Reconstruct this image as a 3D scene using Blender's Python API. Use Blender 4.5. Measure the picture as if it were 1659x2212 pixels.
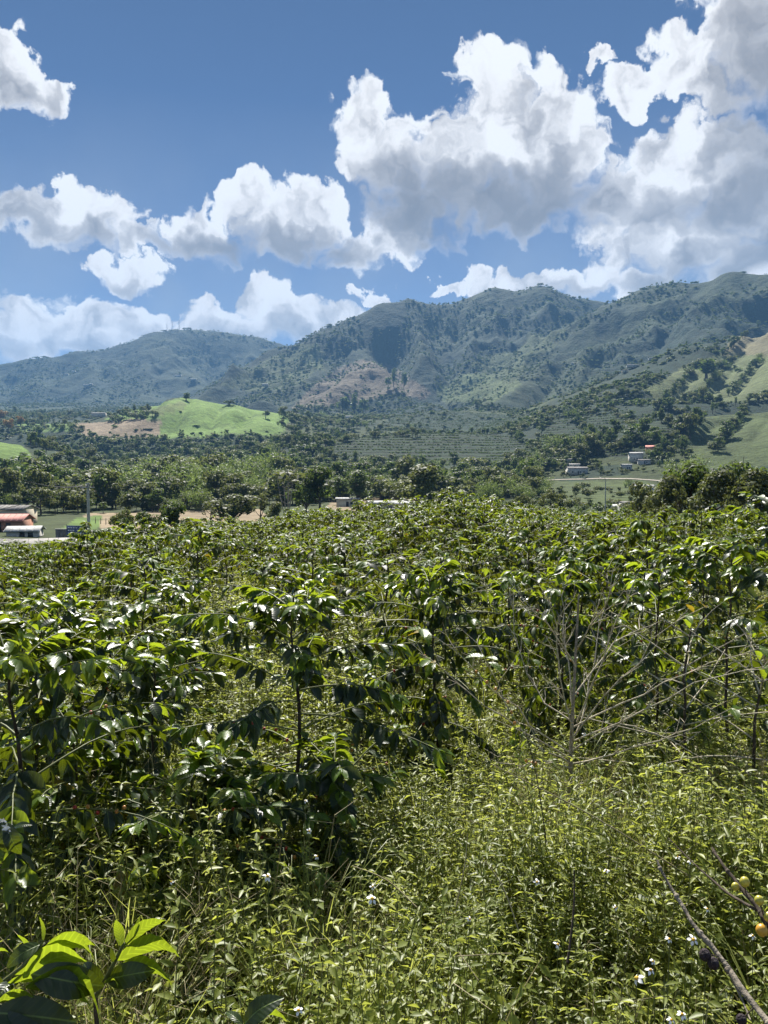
import bpy, bmesh, math, random
import numpy as np
from mathutils import Vector, Matrix

for _o in list(bpy.data.objects):
    bpy.data.objects.remove(_o)
SC = bpy.context.scene
COL = SC.collection
R = math.radians

# ------------------------------------------------------------------ camera
EYE = 1.75
FPX = 770.0                       # focal length in pixels of a 768 x 1024 frame
PITCH = math.atan(42.0 / FPX)     # looks slightly down
cam_d = bpy.data.cameras.new('camera')
cam_d.sensor_fit = 'VERTICAL'
cam_d.sensor_height = 36.0
cam_d.lens = 36.0 * FPX / 1024.0
cam_d.clip_start = 0.05
cam_d.clip_end = 60000.0
cam = bpy.data.objects.new('camera', cam_d)
COL.objects.link(cam)
cam.location = (0, 0, EYE)
cam.rotation_euler = (math.pi / 2 - PITCH, 0, 0)
SC.camera = cam

SD = 1659.0 / 768.0               # the photograph was measured on a 1659 x 2212 copy


def ray(dx, dy):
    """Direction (x, 1, z) of a measured point of the photograph, per metre forward."""
    u = (dx / SD - 384.0) / FPX
    v = (512.0 - dy / SD) / FPX
    c, s = math.cos(PITCH), math.sin(PITCH)
    fy = c + v * s
    fz = -s + v * c
    return u / fy, fz / fy


def at(dx, dy, Y):
    a, b = ray(dx, dy)
    return Vector((a * Y, Y, EYE + b * Y))


# ------------------------------------------------------------------ light
SUN_EL, SUN_AZ = R(47.0), R(-8.0)          # azimuth clockwise from +Y
sun_d = bpy.data.lights.new('sun', 'SUN')
sun_d.energy = 5.0
sun_d.angle = R(0.53)
sun_d.color = (1.0, 0.955, 0.88)
sun = bpy.data.objects.new('sun', sun_d)
COL.objects.link(sun)
sdir = Vector((math.sin(SUN_AZ) * math.cos(SUN_EL), math.cos(SUN_AZ) * math.cos(SUN_EL), math.sin(SUN_EL)))
sun.rotation_euler = sdir.to_track_quat('Z', 'Y').to_euler()
sun.location = (0, 0, 60)

SC.view_settings.view_transform = 'Standard'
SC.view_settings.look = 'None'
SC.view_settings.gamma = 1.0
SC.view_settings.use_curve_mapping = False
SC.view_settings.exposure = 1.35


class NT:
    """Small helper for node trees."""

    def __init__(self, tree):
        self.t = tree
        self.n = tree.nodes
        self.l = tree.links

    def add(self, kind, **kw):
        nd = self.n.new(kind)
        for k, v in kw.items():
            setattr(nd, k, v)
        return nd

    def put(self, sock, v):
        if isinstance(v, bpy.types.NodeSocket):
            self.l.new(v, sock)
        elif v is not None:
            sock.default_value = v

    def m(self, op, a, b=None, c=None, clamp=False):
        nd = self.add('ShaderNodeMath', operation=op, use_clamp=clamp)
        self.put(nd.inputs[0], a)
        if b is not None:
            self.put(nd.inputs[1], b)
        if c is not None:
            self.put(nd.inputs[2], c)
        return nd.outputs[0]

    def vm(self, op, a, b=None, c=None):
        nd = self.add('ShaderNodeVectorMath', operation=op)
        self.put(nd.inputs[0], a)
        if b is not None:
            self.put(nd.inputs[3] if op == 'SCALE' else nd.inputs[1], b)
        if c is not None:
            self.put(nd.inputs[2], c)
        return nd.outputs[1] if op in ('DOT_PRODUCT', 'LENGTH', 'DISTANCE') else nd.outputs[0]

    def mr(self, v, a, b, c=0.0, d=1.0, smooth=False):
        nd = self.add('ShaderNodeMapRange', interpolation_type='SMOOTHSTEP' if smooth else 'LINEAR')
        self.put(nd.inputs[0], v)
        for i, x in enumerate((a, b, c, d)):
            self.put(nd.inputs[i + 1], x)
        return nd.outputs[0]

    def noise(self, vec, scale, detail=3.0, rough=0.5, lac=2.0, dist=0.0, color=False, dims='3D'):
        nd = self.add('ShaderNodeTexNoise', noise_dimensions=dims)
        self.put(nd.inputs['Vector'], vec)
        self.put(nd.inputs['Scale'], scale)
        nd.inputs['Detail'].default_value = detail
        nd.inputs['Roughness'].default_value = rough
        nd.inputs['Lacunarity'].default_value = lac
        nd.inputs['Distortion'].default_value = dist
        return nd.outputs['Color' if color else 'Fac']

    def voro(self, vec, scale, detail=0.0, rough=0.5, smooth=None, dims='3D', out='Distance', rnd=1.0):
        nd = self.add('ShaderNodeTexVoronoi', voronoi_dimensions=dims, feature='SMOOTH_F1' if smooth else 'F1')
        self.put(nd.inputs['Vector'], vec)
        self.put(nd.inputs['Scale'], scale)
        nd.inputs['Detail'].default_value = detail
        nd.inputs['Roughness'].default_value = rough
        nd.inputs['Randomness'].default_value = rnd
        if smooth:
            nd.inputs['Smoothness'].default_value = smooth
        return nd.outputs[out]

    def mix(self, f, a, b):
        nd = self.add('ShaderNodeMix', data_type='RGBA')
        self.put(nd.inputs[0], f)
        for i, x in ((6, a), (7, b)):
            self.put(nd.inputs[i], x if isinstance(x, bpy.types.NodeSocket) else (*x, 1.0) if len(x) == 3 else x)
        return nd.outputs[2]

    def ramp(self, f, stops):
        nd = self.add('ShaderNodeValToRGB')
        self.put(nd.inputs[0], f)
        e = nd.color_ramp.elements
        while len(e) < len(stops):
            e.new(0.5)
        for el, (p, c) in zip(e, stops):
            el.position = p
            el.color = (*c, 1.0)
        return nd.outputs[0]


# ------------------------------------------------------------------ sky with cumulus clouds
world = bpy.data.worlds.new('World')
SC.world = world
world.use_nodes = True
W = NT(world.node_tree)
W.n.clear()
world.cycles.sampling_method = 'NONE'
sky = W.add('ShaderNodeTexSky', sky_type='NISHITA')
sky.sun_disc = False
sky.sun_elevation = SUN_EL
sky.sun_rotation = SUN_AZ
sky.altitude = 1400.0
sky.air_density = 0.32
sky.dust_density = 0.0
sky.ozone_density = 3.5
SKY_STRENGTH = 0.05
tc = W.add('ShaderNodeTexCoord')
dirv = tc.outputs['Generated']
sx = W.add('ShaderNodeSeparateXYZ')
W.put(sx.inputs[0], dirv)
az = W.m('MULTIPLY', W.m('ARCTAN2', sx.outputs[0], sx.outputs[1]), 10.0)
el = W.m('MULTIPLY', W.m('ARCSINE', sx.outputs[2]), 10.0)
cb = W.add('ShaderNodeCombineXYZ')
W.put(cb.inputs[0], az)
W.put(cb.inputs[1], el)
P0 = cb.outputs[0]                       # a tenth of a radian per unit


def azel(dx, dy):
    a, b = ray(dx, dy)
    return 10 * math.atan2(a, 1.0), 10 * math.asin(b / math.sqrt(a * a + 1 + b * b))


# billow the sky position before the cloud bodies are looked up
w1 = W.noise(P0, 1.5, 2.0, 0.5, color=True, dims='2D')
w2 = W.noise(P0, 5.0, 4.0, 0.58, color=True, dims='2D')
off = W.vm('ADD', W.vm('SCALE', W.vm('SUBTRACT', w1, (0.5, 0.5, 0.5)), 0.70), W.vm('SCALE', W.vm('SUBTRACT', w2, (0.5, 0.5, 0.5)), 0.30))
P1 = W.vm('ADD', P0, off)

# cloud bodies: centre and half size, in measured points of the photograph
BODIES = [
    (30, 170, 90, 62), (115, 205, 62, 42), (5, 110, 50, 40),
    (60, 465, 150, 58), (190, 475, 130, 62), (300, 520, 90, 36),
    (440, 510, 92, 66), (530, 425, 62, 54), (600, 500, 120, 76), (690, 462, 82, 74), (765, 530, 110, 52),
    (262, 592, 100, 44),
    (60, 715, 170, 70), (250, 720, 230, 72), (350, 715, 150, 60), (470, 715, 180, 62), (570, 640, 52, 48), (630, 695, 120, 56), (730, 700, 100, 45),
    (1060, 190, 105, 92), (1160, 310, 170, 140), (1010, 340, 170, 125), (1100, 440, 260, 80), (785, 245, 80, 72), (850, 350, 130, 90), (900, 470, 140, 95),
    (1640, 60, 150, 130), (1400, 180, 85, 46), (1465, 115, 72, 58), (1530, 190, 90, 60), (1520, 330, 170, 85), (1420, 450, 190, 110), (1620, 430, 170, 190), (1500, 540, 230, 80), (1335, 425, 130, 85), (1620, 570, 170, 75), (1300, 135, 46, 26),
    (1030, 600, 42, 40), (1090, 618, 80, 34), (1240, 615, 130, 42), (1380, 620, 90, 40), (955, 627, 48, 16), (830, 640, 50, 22),
]
fld = None
for (cx, cy, rx, ry) in BODIES:
    a, e = azel(cx, cy)
    sxr, syr = rx * 0.92 / SD / FPX * 10, ry * 0.9 / SD / FPX * 10
    q = W.vm('MULTIPLY_ADD', P1, (1 / sxr, 1 / syr, 0), (-a / sxr, -e / syr, 0))
    d2 = W.vm('DOT_PRODUCT', q, q)
    f = W.m('SUBTRACT', 1.0, d2)
    fld = f if fld is None else W.m('SMOOTH_MAX', fld, f, 0.25)
SHADES = [(450, 540, 95, 38, 1.3), (655, 540, 155, 46, 1.4), (1040, 455, 220, 80, 1.6), (880, 410, 105, 65, 1.2), (1190, 430, 140, 66, .9),
          (1650, 80, 100, 130, .8), (1650, 340, 95, 150, .95), (1480, 460, 150, 40, .8), (1560, 580, 190, 50, .8), (150, 505, 170, 30, .7),
          (265, 622, 80, 22, .6), (120, 760, 300, 30, .5), (960, 540, 90, 22, .6), (560, 730, 260, 30, .5), (70, 225, 70, 26, .5), (1250, 635, 160, 20, .5)]
shd = None
Pg = W.vm('ADD', P0, W.vm('SCALE', off, 0.7))
for (cx, cy, rx, ry, k) in SHADES:
    a, e = azel(cx, cy)
    sxr, syr = rx * 1.25 / SD / FPX * 10, ry * 1.25 / SD / FPX * 10
    q = W.vm('MULTIPLY_ADD', Pg, (1 / sxr, 1 / syr, 0), (-a / sxr, -e / syr, 0))
    f = W.m('MULTIPLY', W.m('SUBTRACT', 1.0, W.vm('DOT_PRODUCT', q, q), clamp=True), k)
    shd = f if shd is None else W.m('ADD', shd, f)
# small billows: relief lit from above
n1 = W.noise(P1, 2.2, 4.5, 0.50, dims='2D')
n2 = W.noise(W.vm('ADD', P1, (0.02, 0.16, 0)), 2.4, 3.0, 0.5, dims='2D')
vb = W.voro(P1, 4.6, 1.0, 0.5, dims='2D')
relief = W.m('SUBTRACT', n1, n2)
dens = W.m('ADD', fld, W.m('MULTIPLY', W.m('SUBTRACT', n1, 0.46), 1.5))
dens = W.m('ADD', dens, W.m('MULTIPLY', W.m('SUBTRACT', 0.45, vb), 0.35))
soft = W.mr(shd, 0.0, 0.8, 0.36, 0.9)
alpha = W.mr(dens, 0.0, soft, smooth=True)
thick = W.mr(dens, 0.1, 1.1)
lit = W.m('ADD', 1.0, W.m('MULTIPLY', relief, 1.3))
lit = W.m('SUBTRACT', lit, W.m('MULTIPLY', vb, W.m('MULTIPLY', thick, 0.12)))
lit = W.m('SUBTRACT', lit, W.m('MULTIPLY', thick, 0.20))
shn = W.m('MULTIPLY', W.m('MULTIPLY', shd, thick), W.mr(n1, 0.30, 0.70, 0.55, 1.15))
lit = W.m('DIVIDE', lit, W.m('ADD', 1.0, W.m('MULTIPLY', shn, 1.9)))
lit = W.m('MAXIMUM', lit, 0.05)
ccol = W.ramp(lit, [(0.0, (0.14, 0.13, 0.12)), (0.3, (0.34, 0.325, 0.315)), (0.6, (0.65, 0.63, 0.615)), (0.85, (0.95, 0.93, 0.91)), (1.0, (1.0, 1.0, 0.99))])
ccol = W.vm('SCALE', ccol, 0.43)
skycol = W.vm('SCALE', sky.outputs[0], SKY_STRENGTH)
# thin bright aerosol low over the land
veil = W.m('MULTIPLY', W.mr(sx.outputs[2], 0.0, 0.42, 0.85, 0.0), W.mr(W.noise(P0, 0.8, 3.0, 0.5, dims='2D'), 0.3, 0.7, 0.6, 1.2))
skycol = W.mix(veil, skycol, (0.17, 0.185, 0.20))
full = W.mix(alpha, skycol, ccol)
# beyond the modelled clouds: the same kind of scattered cumulus all round
flat = W.vm('DIVIDE', dirv, W.m('MAXIMUM', W.m('ADD', sx.outputs[2], 0.12), 0.05))
cn = W.noise(flat, 1.6, 4.0, 0.55)
other = W.mix(W.mr(cn, 0.52, 0.66, smooth=True), skycol, (0.72, 0.75, 0.78))
front = W.m('MULTIPLY', W.mr(W.m('ABSOLUTE', az), 5.2, 6.2), 1.0)
front = W.m('MAXIMUM', front, W.mr(el, 5.8, 6.8))
front = W.m('SUBTRACT', 1.0, W.m('MAXIMUM', front, W.m('LESS_THAN', sx.outputs[2], -0.3)))
bg1 = W.add('ShaderNodeBackground')
W.put(bg1.inputs[0], other)
bg2 = W.add('ShaderNodeBackground')
W.put(bg2.inputs[0], full)
mx = W.add('ShaderNodeMixShader')
W.put(mx.inputs[0], front)
W.l.new(bg1.outputs[0], mx.inputs[1])
W.l.new(bg2.outputs[0], mx.inputs[2])
wo = W.add('ShaderNodeOutputWorld')
W.l.new(mx.outputs[0], wo.inputs[0])

SC.cycles.max_bounces = 3
SC.cycles.diffuse_bounces = 2
SC.cycles.glossy_bounces = 1
SC.cycles.transmission_bounces = 3
SC.cycles.transparent_max_bounces = 8
SC.cycles.volume_bounces = 0
SC.cycles.use_adaptive_sampling = True
SC.cycles.adaptive_threshold = 0.02
SC.cycles.caustics_reflective = False
SC.cycles.caustics_refractive = False
SC.cycles.sample_clamp_indirect = 6.0
SC.render.film_transparent = False

# ------------------------------------------------------------------ helpers
def tag(o, label=None, cat=None, group=None, kind=None):
    if label:
        o['label'] = label
    if cat:
        o['category'] = cat
    if group:
        o['group'] = group
    if kind:
        o['kind'] = kind
    return o


def mesh_np(name, V, F, mats=(), midx=None, smooth=False, attrs=None):
    """Mesh from arrays; F is (n,3), (n,4) or a list of such arrays."""
    me = bpy.data.meshes.new(name)
    Fs = F if isinstance(F, list) else [F]
    Fs = [np.asarray(f, np.int32) for f in Fs if len(f)]
    V = np.asarray(V, np.float32)
    me.vertices.add(len(V))
    me.vertices.foreach_set('co', V.ravel())
    loops = np.concatenate([f.ravel() for f in Fs])
    sizes = np.concatenate([np.full(len(f), f.shape[1], np.int32) for f in Fs])
    me.loops.add(len(loops))
    me.loops.foreach_set('vertex_index', loops)
    me.polygons.add(len(sizes))
    me.polygons.foreach_set('loop_start', np.concatenate([[0], np.cumsum(sizes)[:-1]]).astype(np.int32))
    for m_ in mats:
        me.materials.append(m_)
    if midx is not None:
        me.polygons.foreach_set('material_index', np.asarray(midx, np.int32))
    if smooth:
        me.polygons.foreach_set('use_smooth', np.ones(len(sizes), bool))
    for k, v in (attrs or {}).items():
        if v.ndim == 1:
            at_ = me.attributes.new(k, 'FLOAT', 'POINT')
            at_.data.foreach_set('value', v.astype(np.float32))
        else:
            at_ = me.attributes.new(k, 'FLOAT_COLOR', 'POINT')
            c4 = np.ones((len(v), 4), np.float32)
            c4[:, :3] = v
            at_.data.foreach_set('color', c4.ravel())
    me.update()
    return me


def link(name, data, parent=None):
    o = bpy.data.objects.new(name, data)
    COL.objects.link(o)
    if parent is not None:
        o.parent = parent
    return o


def _hash(ix, iy, seed):
    h = (ix * 374761393 + iy * 668265263 + seed * 974711) & 0xFFFFFFFF
    h = ((h ^ (h >> 13)) * 1274126177) & 0xFFFFFFFF
    return ((h ^ (h >> 16)) & 0xFFFF) / 65535.0


def vnoise(x, y, seed=0):
    xi = np.floor(x).astype(np.int64)
    yi = np.floor(y).astype(np.int64)
    fx, fy = x - xi, y - yi
    fx = fx * fx * fx * (fx * (fx * 6 - 15) + 10)
    fy = fy * fy * fy * (fy * (fy * 6 - 15) + 10)
    a, b = _hash(xi, yi, seed), _hash(xi + 1, yi, seed)
    c, d = _hash(xi, yi + 1, seed), _hash(xi + 1, yi + 1, seed)
    return (a + (b - a) * fx) * (1 - fy) + (c + (d - c) * fx) * fy


def fbm(x, y, octv=4, seed=0, gain=0.5):
    t, a, n = 0.0, 1.0, 0.0
    for i in range(octv):
        t = t + a * vnoise(x * 2 ** i + 17.3 * i, y * 2 ** i - 9.1 * i, seed + i)
        n += a
        a *= gain
    return t / n


def ridged(x, y, octv=4, seed=0):
    t, a, n = 0.0, 1.0, 0.0
    for i in range(octv):
        v = 1 - np.abs(2 * vnoise(x * 2 ** i + 31.7 * i, y * 2 ** i + 5.3 * i, seed + i) - 1)
        t = t + a * v * v
        n += a
        a *= 0.5
    return t / n


def sstep(x, a, b):
    t = np.clip((x - a) / (b - a), 0, 1)
    return t * t * (3 - 2 * t)


# ------------------------------------------------------------------ shape of the land
BASE_Y = [-9000, -40, 0, 12, 30, 60, 74, 95, 130, 170, 220, 320, 520, 720, 1000, 1130, 1230, 1300, 1500, 2000, 2600, 3500, 5000, 9500]
BASE_Z = [3, 1.5, 0, -.6, -1.65, -3.3, -4.6, -8.2, -11.3, -12.2, -12.6, -13.0, -10.5, -5, 4, 9, 30, 50, 88, 140, 190, 300, 380, 500]
RIDGES = []


def ridge(pts, s=0.55, w=25.0, amp=1.0):
    RIDGES.append(([at(*p) for p in pts], s, w, amp))


# far peak seen through the saddle
ridge([(1290, 668, 7200), (1345, 646, 7200), (1400, 668, 7200)], .5, 60)
# the long mountain on the left
ridge([(-400, 800, 4700), (-250, 800, 4700), (0, 788, 4700), (60, 775, 4700), (120, 772, 4700), (165, 760, 4750), (215, 760, 4800), (270, 742, 4850), (340, 717, 4900),
       (400, 711, 4950), (440, 713, 5000), (520, 722, 5000), (560, 729, 5000), (620, 746, 5000), (700, 770, 5000), (800, 800, 5000)], .62, 40)
ridge([(340, 717, 4900), (325, 760, 4500), (300, 800, 4150), (320, 850, 3750)])
ridge([(380, 711, 4950), (355, 748, 4600), (385, 786, 4250), (425, 822, 3950), (450, 850, 3700)])
ridge([(600, 742, 5000), (565, 770, 4700), (520, 800, 4400), (490, 832, 4000)])
ridge([(215, 760, 4800), (190, 800, 4300), (205, 850, 3800)])
ridge([(120, 772, 4700), (95, 812, 4250), (70, 850, 3850)])
ridge([(270, 742, 4850), (255, 790, 4350), (250, 845, 3850)])
ridge([(0, 788, 4700), (-20, 830, 4200), (10, 862, 3800)])
# the central mountain
ridge([(600, 749, 3300), (640, 743, 3300), (665, 737, 3300), (720, 703, 3350), (770, 683, 3400), (830, 651, 3450), (880, 648, 3500), (950, 657, 3500), (985, 652, 3500),
       (1060, 625, 3500), (1120, 628, 3500), (1170, 618, 3450), (1240, 642, 3450), (1300, 651, 3450), (1330, 667, 3450), (1420, 705, 3450)], .7, 25)
ridge([(640, 743, 3300), (580, 770, 3150), (520, 802, 3000), (465, 838, 2850), (430, 862, 2700)], .6)
ridge([(665, 737, 3300), (640, 790, 2950), (595, 838, 2600), (570, 872, 2350)])
ridge([(770, 683, 3400), (785, 730, 3100), (795, 775, 2750), (760, 815, 2500), (690, 856, 2250), (640, 885, 2100)], .6, 40)
ridge([(795, 775, 2750), (860, 812, 2450), (905, 850, 2200), (915, 880, 2050)], .6, 40)
ridge([(720, 703, 3350), (715, 750, 3050), (690, 800, 2750), (655, 840, 2500)])
ridge([(880, 648, 3500), (900, 700, 3250), (925, 745, 2950), (945, 795, 2650)], .65)
ridge([(1060, 625, 3500), (1050, 690, 3200), (1025, 740, 2950), (1000, 790, 2650), (985, 832, 2350)], .65)
ridge([(1170, 618, 3450), (1190, 680, 3150), (1160, 740, 2850), (1100, 790, 2550), (1060, 842, 2250)], .65)
ridge([(1120, 628, 3500), (1115, 690, 3250), (1085, 740, 3000)], .65)
ridge([(1300, 651, 3450), (1270, 700, 3150), (1210, 760, 2800)], .6)
# the mountain on the right
ridge([(1325, 671, 2900), (1370, 643, 2850), (1410, 615, 2800), (1460, 611, 2750), (1500, 608, 2700), (1560, 603, 2650), (1590, 588, 2600), (1659, 591, 2500), (1850, 560, 2400), (2100, 540, 2300)], .62, 30)
ridge([(1370, 643, 2850), (1300, 692, 2650), (1240, 742, 2450), (1180, 792, 2250), (1120, 842, 2000)], .5, 40)
ridge([(1460, 611, 2750), (1440, 672, 2500), (1390, 732, 2250), (1330, 790, 2000), (1270, 842, 1800)], .5, 40)
ridge([(1590, 588, 2600), (1560, 650, 2350), (1530, 705, 2050), (1480, 770, 1850)], .5, 40)
ridge([(1410, 615, 2800), (1350, 690, 2500), (1290, 760, 2200), (1220, 820, 1950)], .5, 30)
# nearer slopes on the right
ridge([(2000, 640, 1500), (1850, 665, 1500), (1659, 700, 1550), (1600, 708, 1550), (1560, 725, 1550), (1490, 746, 1500), (1450, 778, 1450), (1400, 818, 1350), (1370, 840, 1300)], .45, 40, .6)
ridge([(1700, 735, 1350), (1659, 742, 1350), (1560, 772, 1300), (1490, 792, 1250), (1430, 812, 1200), (1385, 840, 1150)], .4, 45, .4)
ridge([(1760, 800, 1150), (1700, 805, 1150), (1600, 832, 1120), (1520, 852, 1080), (1450, 872, 1020)], .4, 45, .4)
ridge([(2000, 850, 800), (1800, 862, 800), (1659, 874, 800), (1560, 887, 800), (1505, 915, 780), (1485, 960, 700), (1475, 1000, 640)], .32, 70, .25)
# low coffee hills in the middle
ridge([(680, 975, 960), (780, 945, 990), (900, 937, 1030), (1000, 937, 1060), (1100, 948, 1010), (1170, 990, 900)], .26, 70, .2)
ridge([(1130, 915, 1420), (1200, 905, 1400), (1300, 897, 1300), (1400, 903, 1200)], .35, 50, .4)
ridge([(1130, 850, 1900), (1250, 882, 1600), (1330, 903, 1350), (1300, 960, 1000), (1290, 1000, 850)], .35, 45, .4)
ridge([(1290, 960, 900), (1230, 985, 800), (1260, 1005, 720)], .4, 30, .3)
ridge([(800, 905, 1700), (900, 890, 1750), (1000, 885, 1750), (1080, 885, 1700)], .35, 60, .4)
# the bright green hill and its knolls
ridge([(240, 899, 1520), (330, 880, 1460), (385, 862, 1430), (430, 853, 1410), (480, 864, 1400), (540, 876, 1400), (600, 893, 1450), (660, 905, 1500)], .42, 30, .12)
ridge([(400, 854, 1420), (420, 874, 1340), (445, 894, 1270), (440, 925, 1225)], .46, 14, .1)
ridge([(500, 861, 1400), (515, 880, 1290), (500, 902, 1230), (470, 932, 1215)], .46, 14, .1)
ridge([(515, 880, 1290), (560, 912, 1230), (590, 940, 1210)], .46, 14, .1)
ridge([(460, 857, 1405), (470, 870, 1340), (485, 890, 1290)], .46, 14, .1)
ridge([(385, 860, 1430), (370, 880, 1350), (350, 910, 1280)], .46, 14, .1)
ridge([(150, 916, 1360), (250, 914, 1330), (330, 912, 1310), (360, 930, 1260)], .5, 30, .1)
ridge([(-200, 940, 800), (-60, 950, 760), (0, 958, 730), (40, 985, 690)], .3, 40, .15)


CARVES = []


def carve(pts, depth, w):
    CARVES.append(([at(*p) for p in pts], depth, w))


# folds of the bright green hill
carve([(412, 860, 1405), (408, 885, 1345), (385, 912, 1280), (372, 945, 1215)], 15, 20)
carve([(468, 862, 1400), (478, 885, 1335), (462, 915, 1265), (452, 946, 1212)], 15, 20)
carve([(540, 876, 1395), (545, 897, 1300), (525, 925, 1240), (512, 946, 1208)], 13, 20)
carve([(345, 880, 1440), (340, 900, 1370), (335, 925, 1290)], 10, 18)
# gullies of the right-hand slopes
carve([(1585, 770, 1300), (1540, 828, 1160), (1490, 868, 1060)], 22, 26)
carve([(1650, 765, 1330), (1605, 820, 1170), (1570, 862, 1090)], 22, 26)
carve([(1500, 795, 1250), (1470, 835, 1150), (1440, 870, 1050)], 18, 24)
carve([(1640, 700, 1540), (1600, 745, 1440), (1560, 775, 1320)], 22, 28)
carve([(1610, 882, 800), (1590, 925, 745), (1545, 980, 680)], 12, 20)
carve([(1560, 890, 795), (1535, 930, 745), (1500, 985, 680)], 10, 18)
carve([(1670, 880, 800), (1655, 930, 740), (1620, 985, 670)], 12, 22)
carve([(1240, 760, 2500), (1190, 820, 2150), (1150, 860, 1850)], 45, 60)
carve([(1340, 700, 2560), (1300, 760, 2300), (1260, 820, 2000), (1220, 862, 1750)], 45, 60)
carve([(1460, 680, 2420), (1420, 730, 2200), (1380, 790, 1950)], 40, 55)
carve([(985, 700, 3250), (975, 760, 2900), (965, 810, 2550), (955, 850, 2250)], 60, 80)
carve([(740, 770, 2950), (725, 810, 2650), (690, 845, 2400)], 35, 45)
carve([(830, 720, 3150), (850, 770, 2850), (880, 815, 2550), (915, 850, 2300)], 50, 60)
carve([(460, 760, 4650), (455, 800, 4250), (470, 840, 3800)], 60, 90)


def land_raw(x, y):
    x = np.asarray(x, float)
    y = np.asarray(y, float)
    zb = np.interp(y, BASE_Y, BASE_Z)
    # the coffee slope falls away to the left
    zb = zb + np.where(x < 0, 0.095 * x * sstep(-x, 0, 9), 0.0) * sstep(y, 0, 16) * (1 - sstep(y, 60, 140)) - 0.020 * np.clip(x - 5, 0, 40) * (1 - sstep(y, 60, 120))
    # escarpment only left of the middle, gentle ramp on the right
    rgt = sstep(x / np.maximum(y, 50.0), 0.0, 0.12)
    ramp = np.interp(y, [700, 1000, 1500, 2000], [-5, 14, 70, 140])
    zb = np.where((y > 700) & (y < 2000), zb * (1 - rgt) + ramp * rgt, zb)
    far = y > 420
    h = zb.copy()
    amp = np.zeros_like(h)
    if far.any():
        xf, yf, base = x[far], y[far], zb[far]
        wx = (fbm(xf / 260, yf / 260, 3, 5) - .5) * 90
        wy = (fbm(xf / 260, yf / 260, 3, 9) - .5) * 90
        wsc = sstep(yf, 1500, 2300) * 0.8 + 0.2
        xw, yw = xf + wx * wsc, yf + wy * wsc
        acc = base.copy()
        am = np.full_like(acc, .15)
        dcr = np.full_like(acc, 1e9)
        for pts, s, w, ap in RIDGES:
            best = np.full_like(acc, -1e9)
            crest = any(pts is RIDGES[q][0] for q in (1, 9, 20))
            px_, py_ = (xf, yf) if ap < .3 or crest else (xw, yw)
            for p, q in zip(pts[:-1], pts[1:]):
                ddx, ddy = q.x - p.x, q.y - p.y
                L2 = ddx * ddx + ddy * ddy
                t = np.clip(((px_ - p.x) * ddx + (py_ - p.y) * ddy) / L2, 0, 1)
                d = np.hypot(px_ - p.x - t * ddx, py_ - p.y - t * ddy)
                z = p.z + t * (q.z - p.z) - s * (np.sqrt(d * d + w * w) - w)
                best = np.maximum(best, z)
                if crest:
                    dcr = np.minimum(dcr, d)
            k = 10.0 + w * .25
            m_ = best > acc
            am = np.where(m_, ap, am)
            dlt = np.abs(acc - best)
            acc = np.maximum(acc, best) + np.maximum(k - dlt, 0) ** 2 / (4 * k)
        for pts, dep, w in CARVES:
            dm = np.full_like(acc, 1e9)
            for p, q in zip(pts[:-1], pts[1:]):
                ddx, ddy = q.x - p.x, q.y - p.y
                t = np.clip(((xf - p.x) * ddx + (yf - p.y) * ddy) / (ddx * ddx + ddy * ddy), 0, 1)
                dm = np.minimum(dm, np.hypot(xf - p.x - t * ddx, yf - p.y - t * ddy))
            acc = acc - dep * np.exp(-(dm / w))
        h[far] = acc
        amp[far] = am
        hh = np.clip((acc - base) / 220.0, 0, 1)
        far2 = sstep(yf, 900, 1900)
        g = (ridged(xf / 230, yf / 420, 4, 21) - .55) * (100 - 45 * sstep(yf, 3500, 4100)) * am * (0.25 + hh) * far2 * (.12 + .88 * sstep(dcr, 20, 320))
        g += (fbm(xf / 60, yf / 60, 3, 33) - .5) * 9 * am * (0.3 + far2)
        g += (ridged(xf / 150 + 3.1, yf / 190, 2, 61) - .55) * 26 * np.exp(-((xf + 300) / 190) ** 2 - ((yf - 1320) / 120) ** 2)
        h[far] += g
    h = h + (fbm(x / 30, y / 30, 3, 2) - .5) * 1.4 * sstep(y, 40, 140)
    h = h + (fbm(x / 3.1, y / 3.1, 3, 4) - .5) * 0.22 * (1 - sstep(np.hypot(x, y), 30, 60))
    return h


# columns and rows of the sheet, finest where the camera looks
CA = np.concatenate([np.linspace(-180, -36, 40, endpoint=False), np.linspace(-36, 36, 470, endpoint=False), np.linspace(36, 180, 41)]) * math.pi / 180
RR = np.concatenate([[0.0], np.geomspace(0.6, 100, 84, endpoint=False), np.linspace(100, 1000, 130, endpoint=False), np.linspace(1000, 5400, 290, endpoint=False), np.geomspace(5400, 9400, 24)])
GX = RR[:, None] * np.sin(CA)[None, :]
GY = RR[:, None] * np.cos(CA)[None, :]
GZ = land_raw(GX.ravel(), GY.ravel()).reshape(GX.shape)
_fi = slice(40, 511)


def land(x, y):
    """Height of the finished sheet under a point (bilinear in the sheet's own grid)."""
    x = np.atleast_1d(np.asarray(x, float))
    y = np.atleast_1d(np.asarray(y, float))
    a = np.arctan2(x, y)
    r = np.hypot(x, y)
    j = np.clip(np.searchsorted(CA, a) - 1, 0, len(CA) - 2)
    i = np.clip(np.searchsorted(RR, r) - 1, 0, len(RR) - 2)
    fa = np.clip((a - CA[j]) / (CA[j + 1] - CA[j]), 0, 1)
    fr = np.clip((r - RR[i]) / (RR[i + 1] - RR[i]), 0, 1)
    return (GZ[i, j] * (1 - fa) + GZ[i, j + 1] * fa) * (1 - fr) + (GZ[i + 1, j] * (1 - fa) + GZ[i + 1, j + 1] * fa) * fr


def land1(x, y):
    return float(land(x, y)[0])


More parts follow.
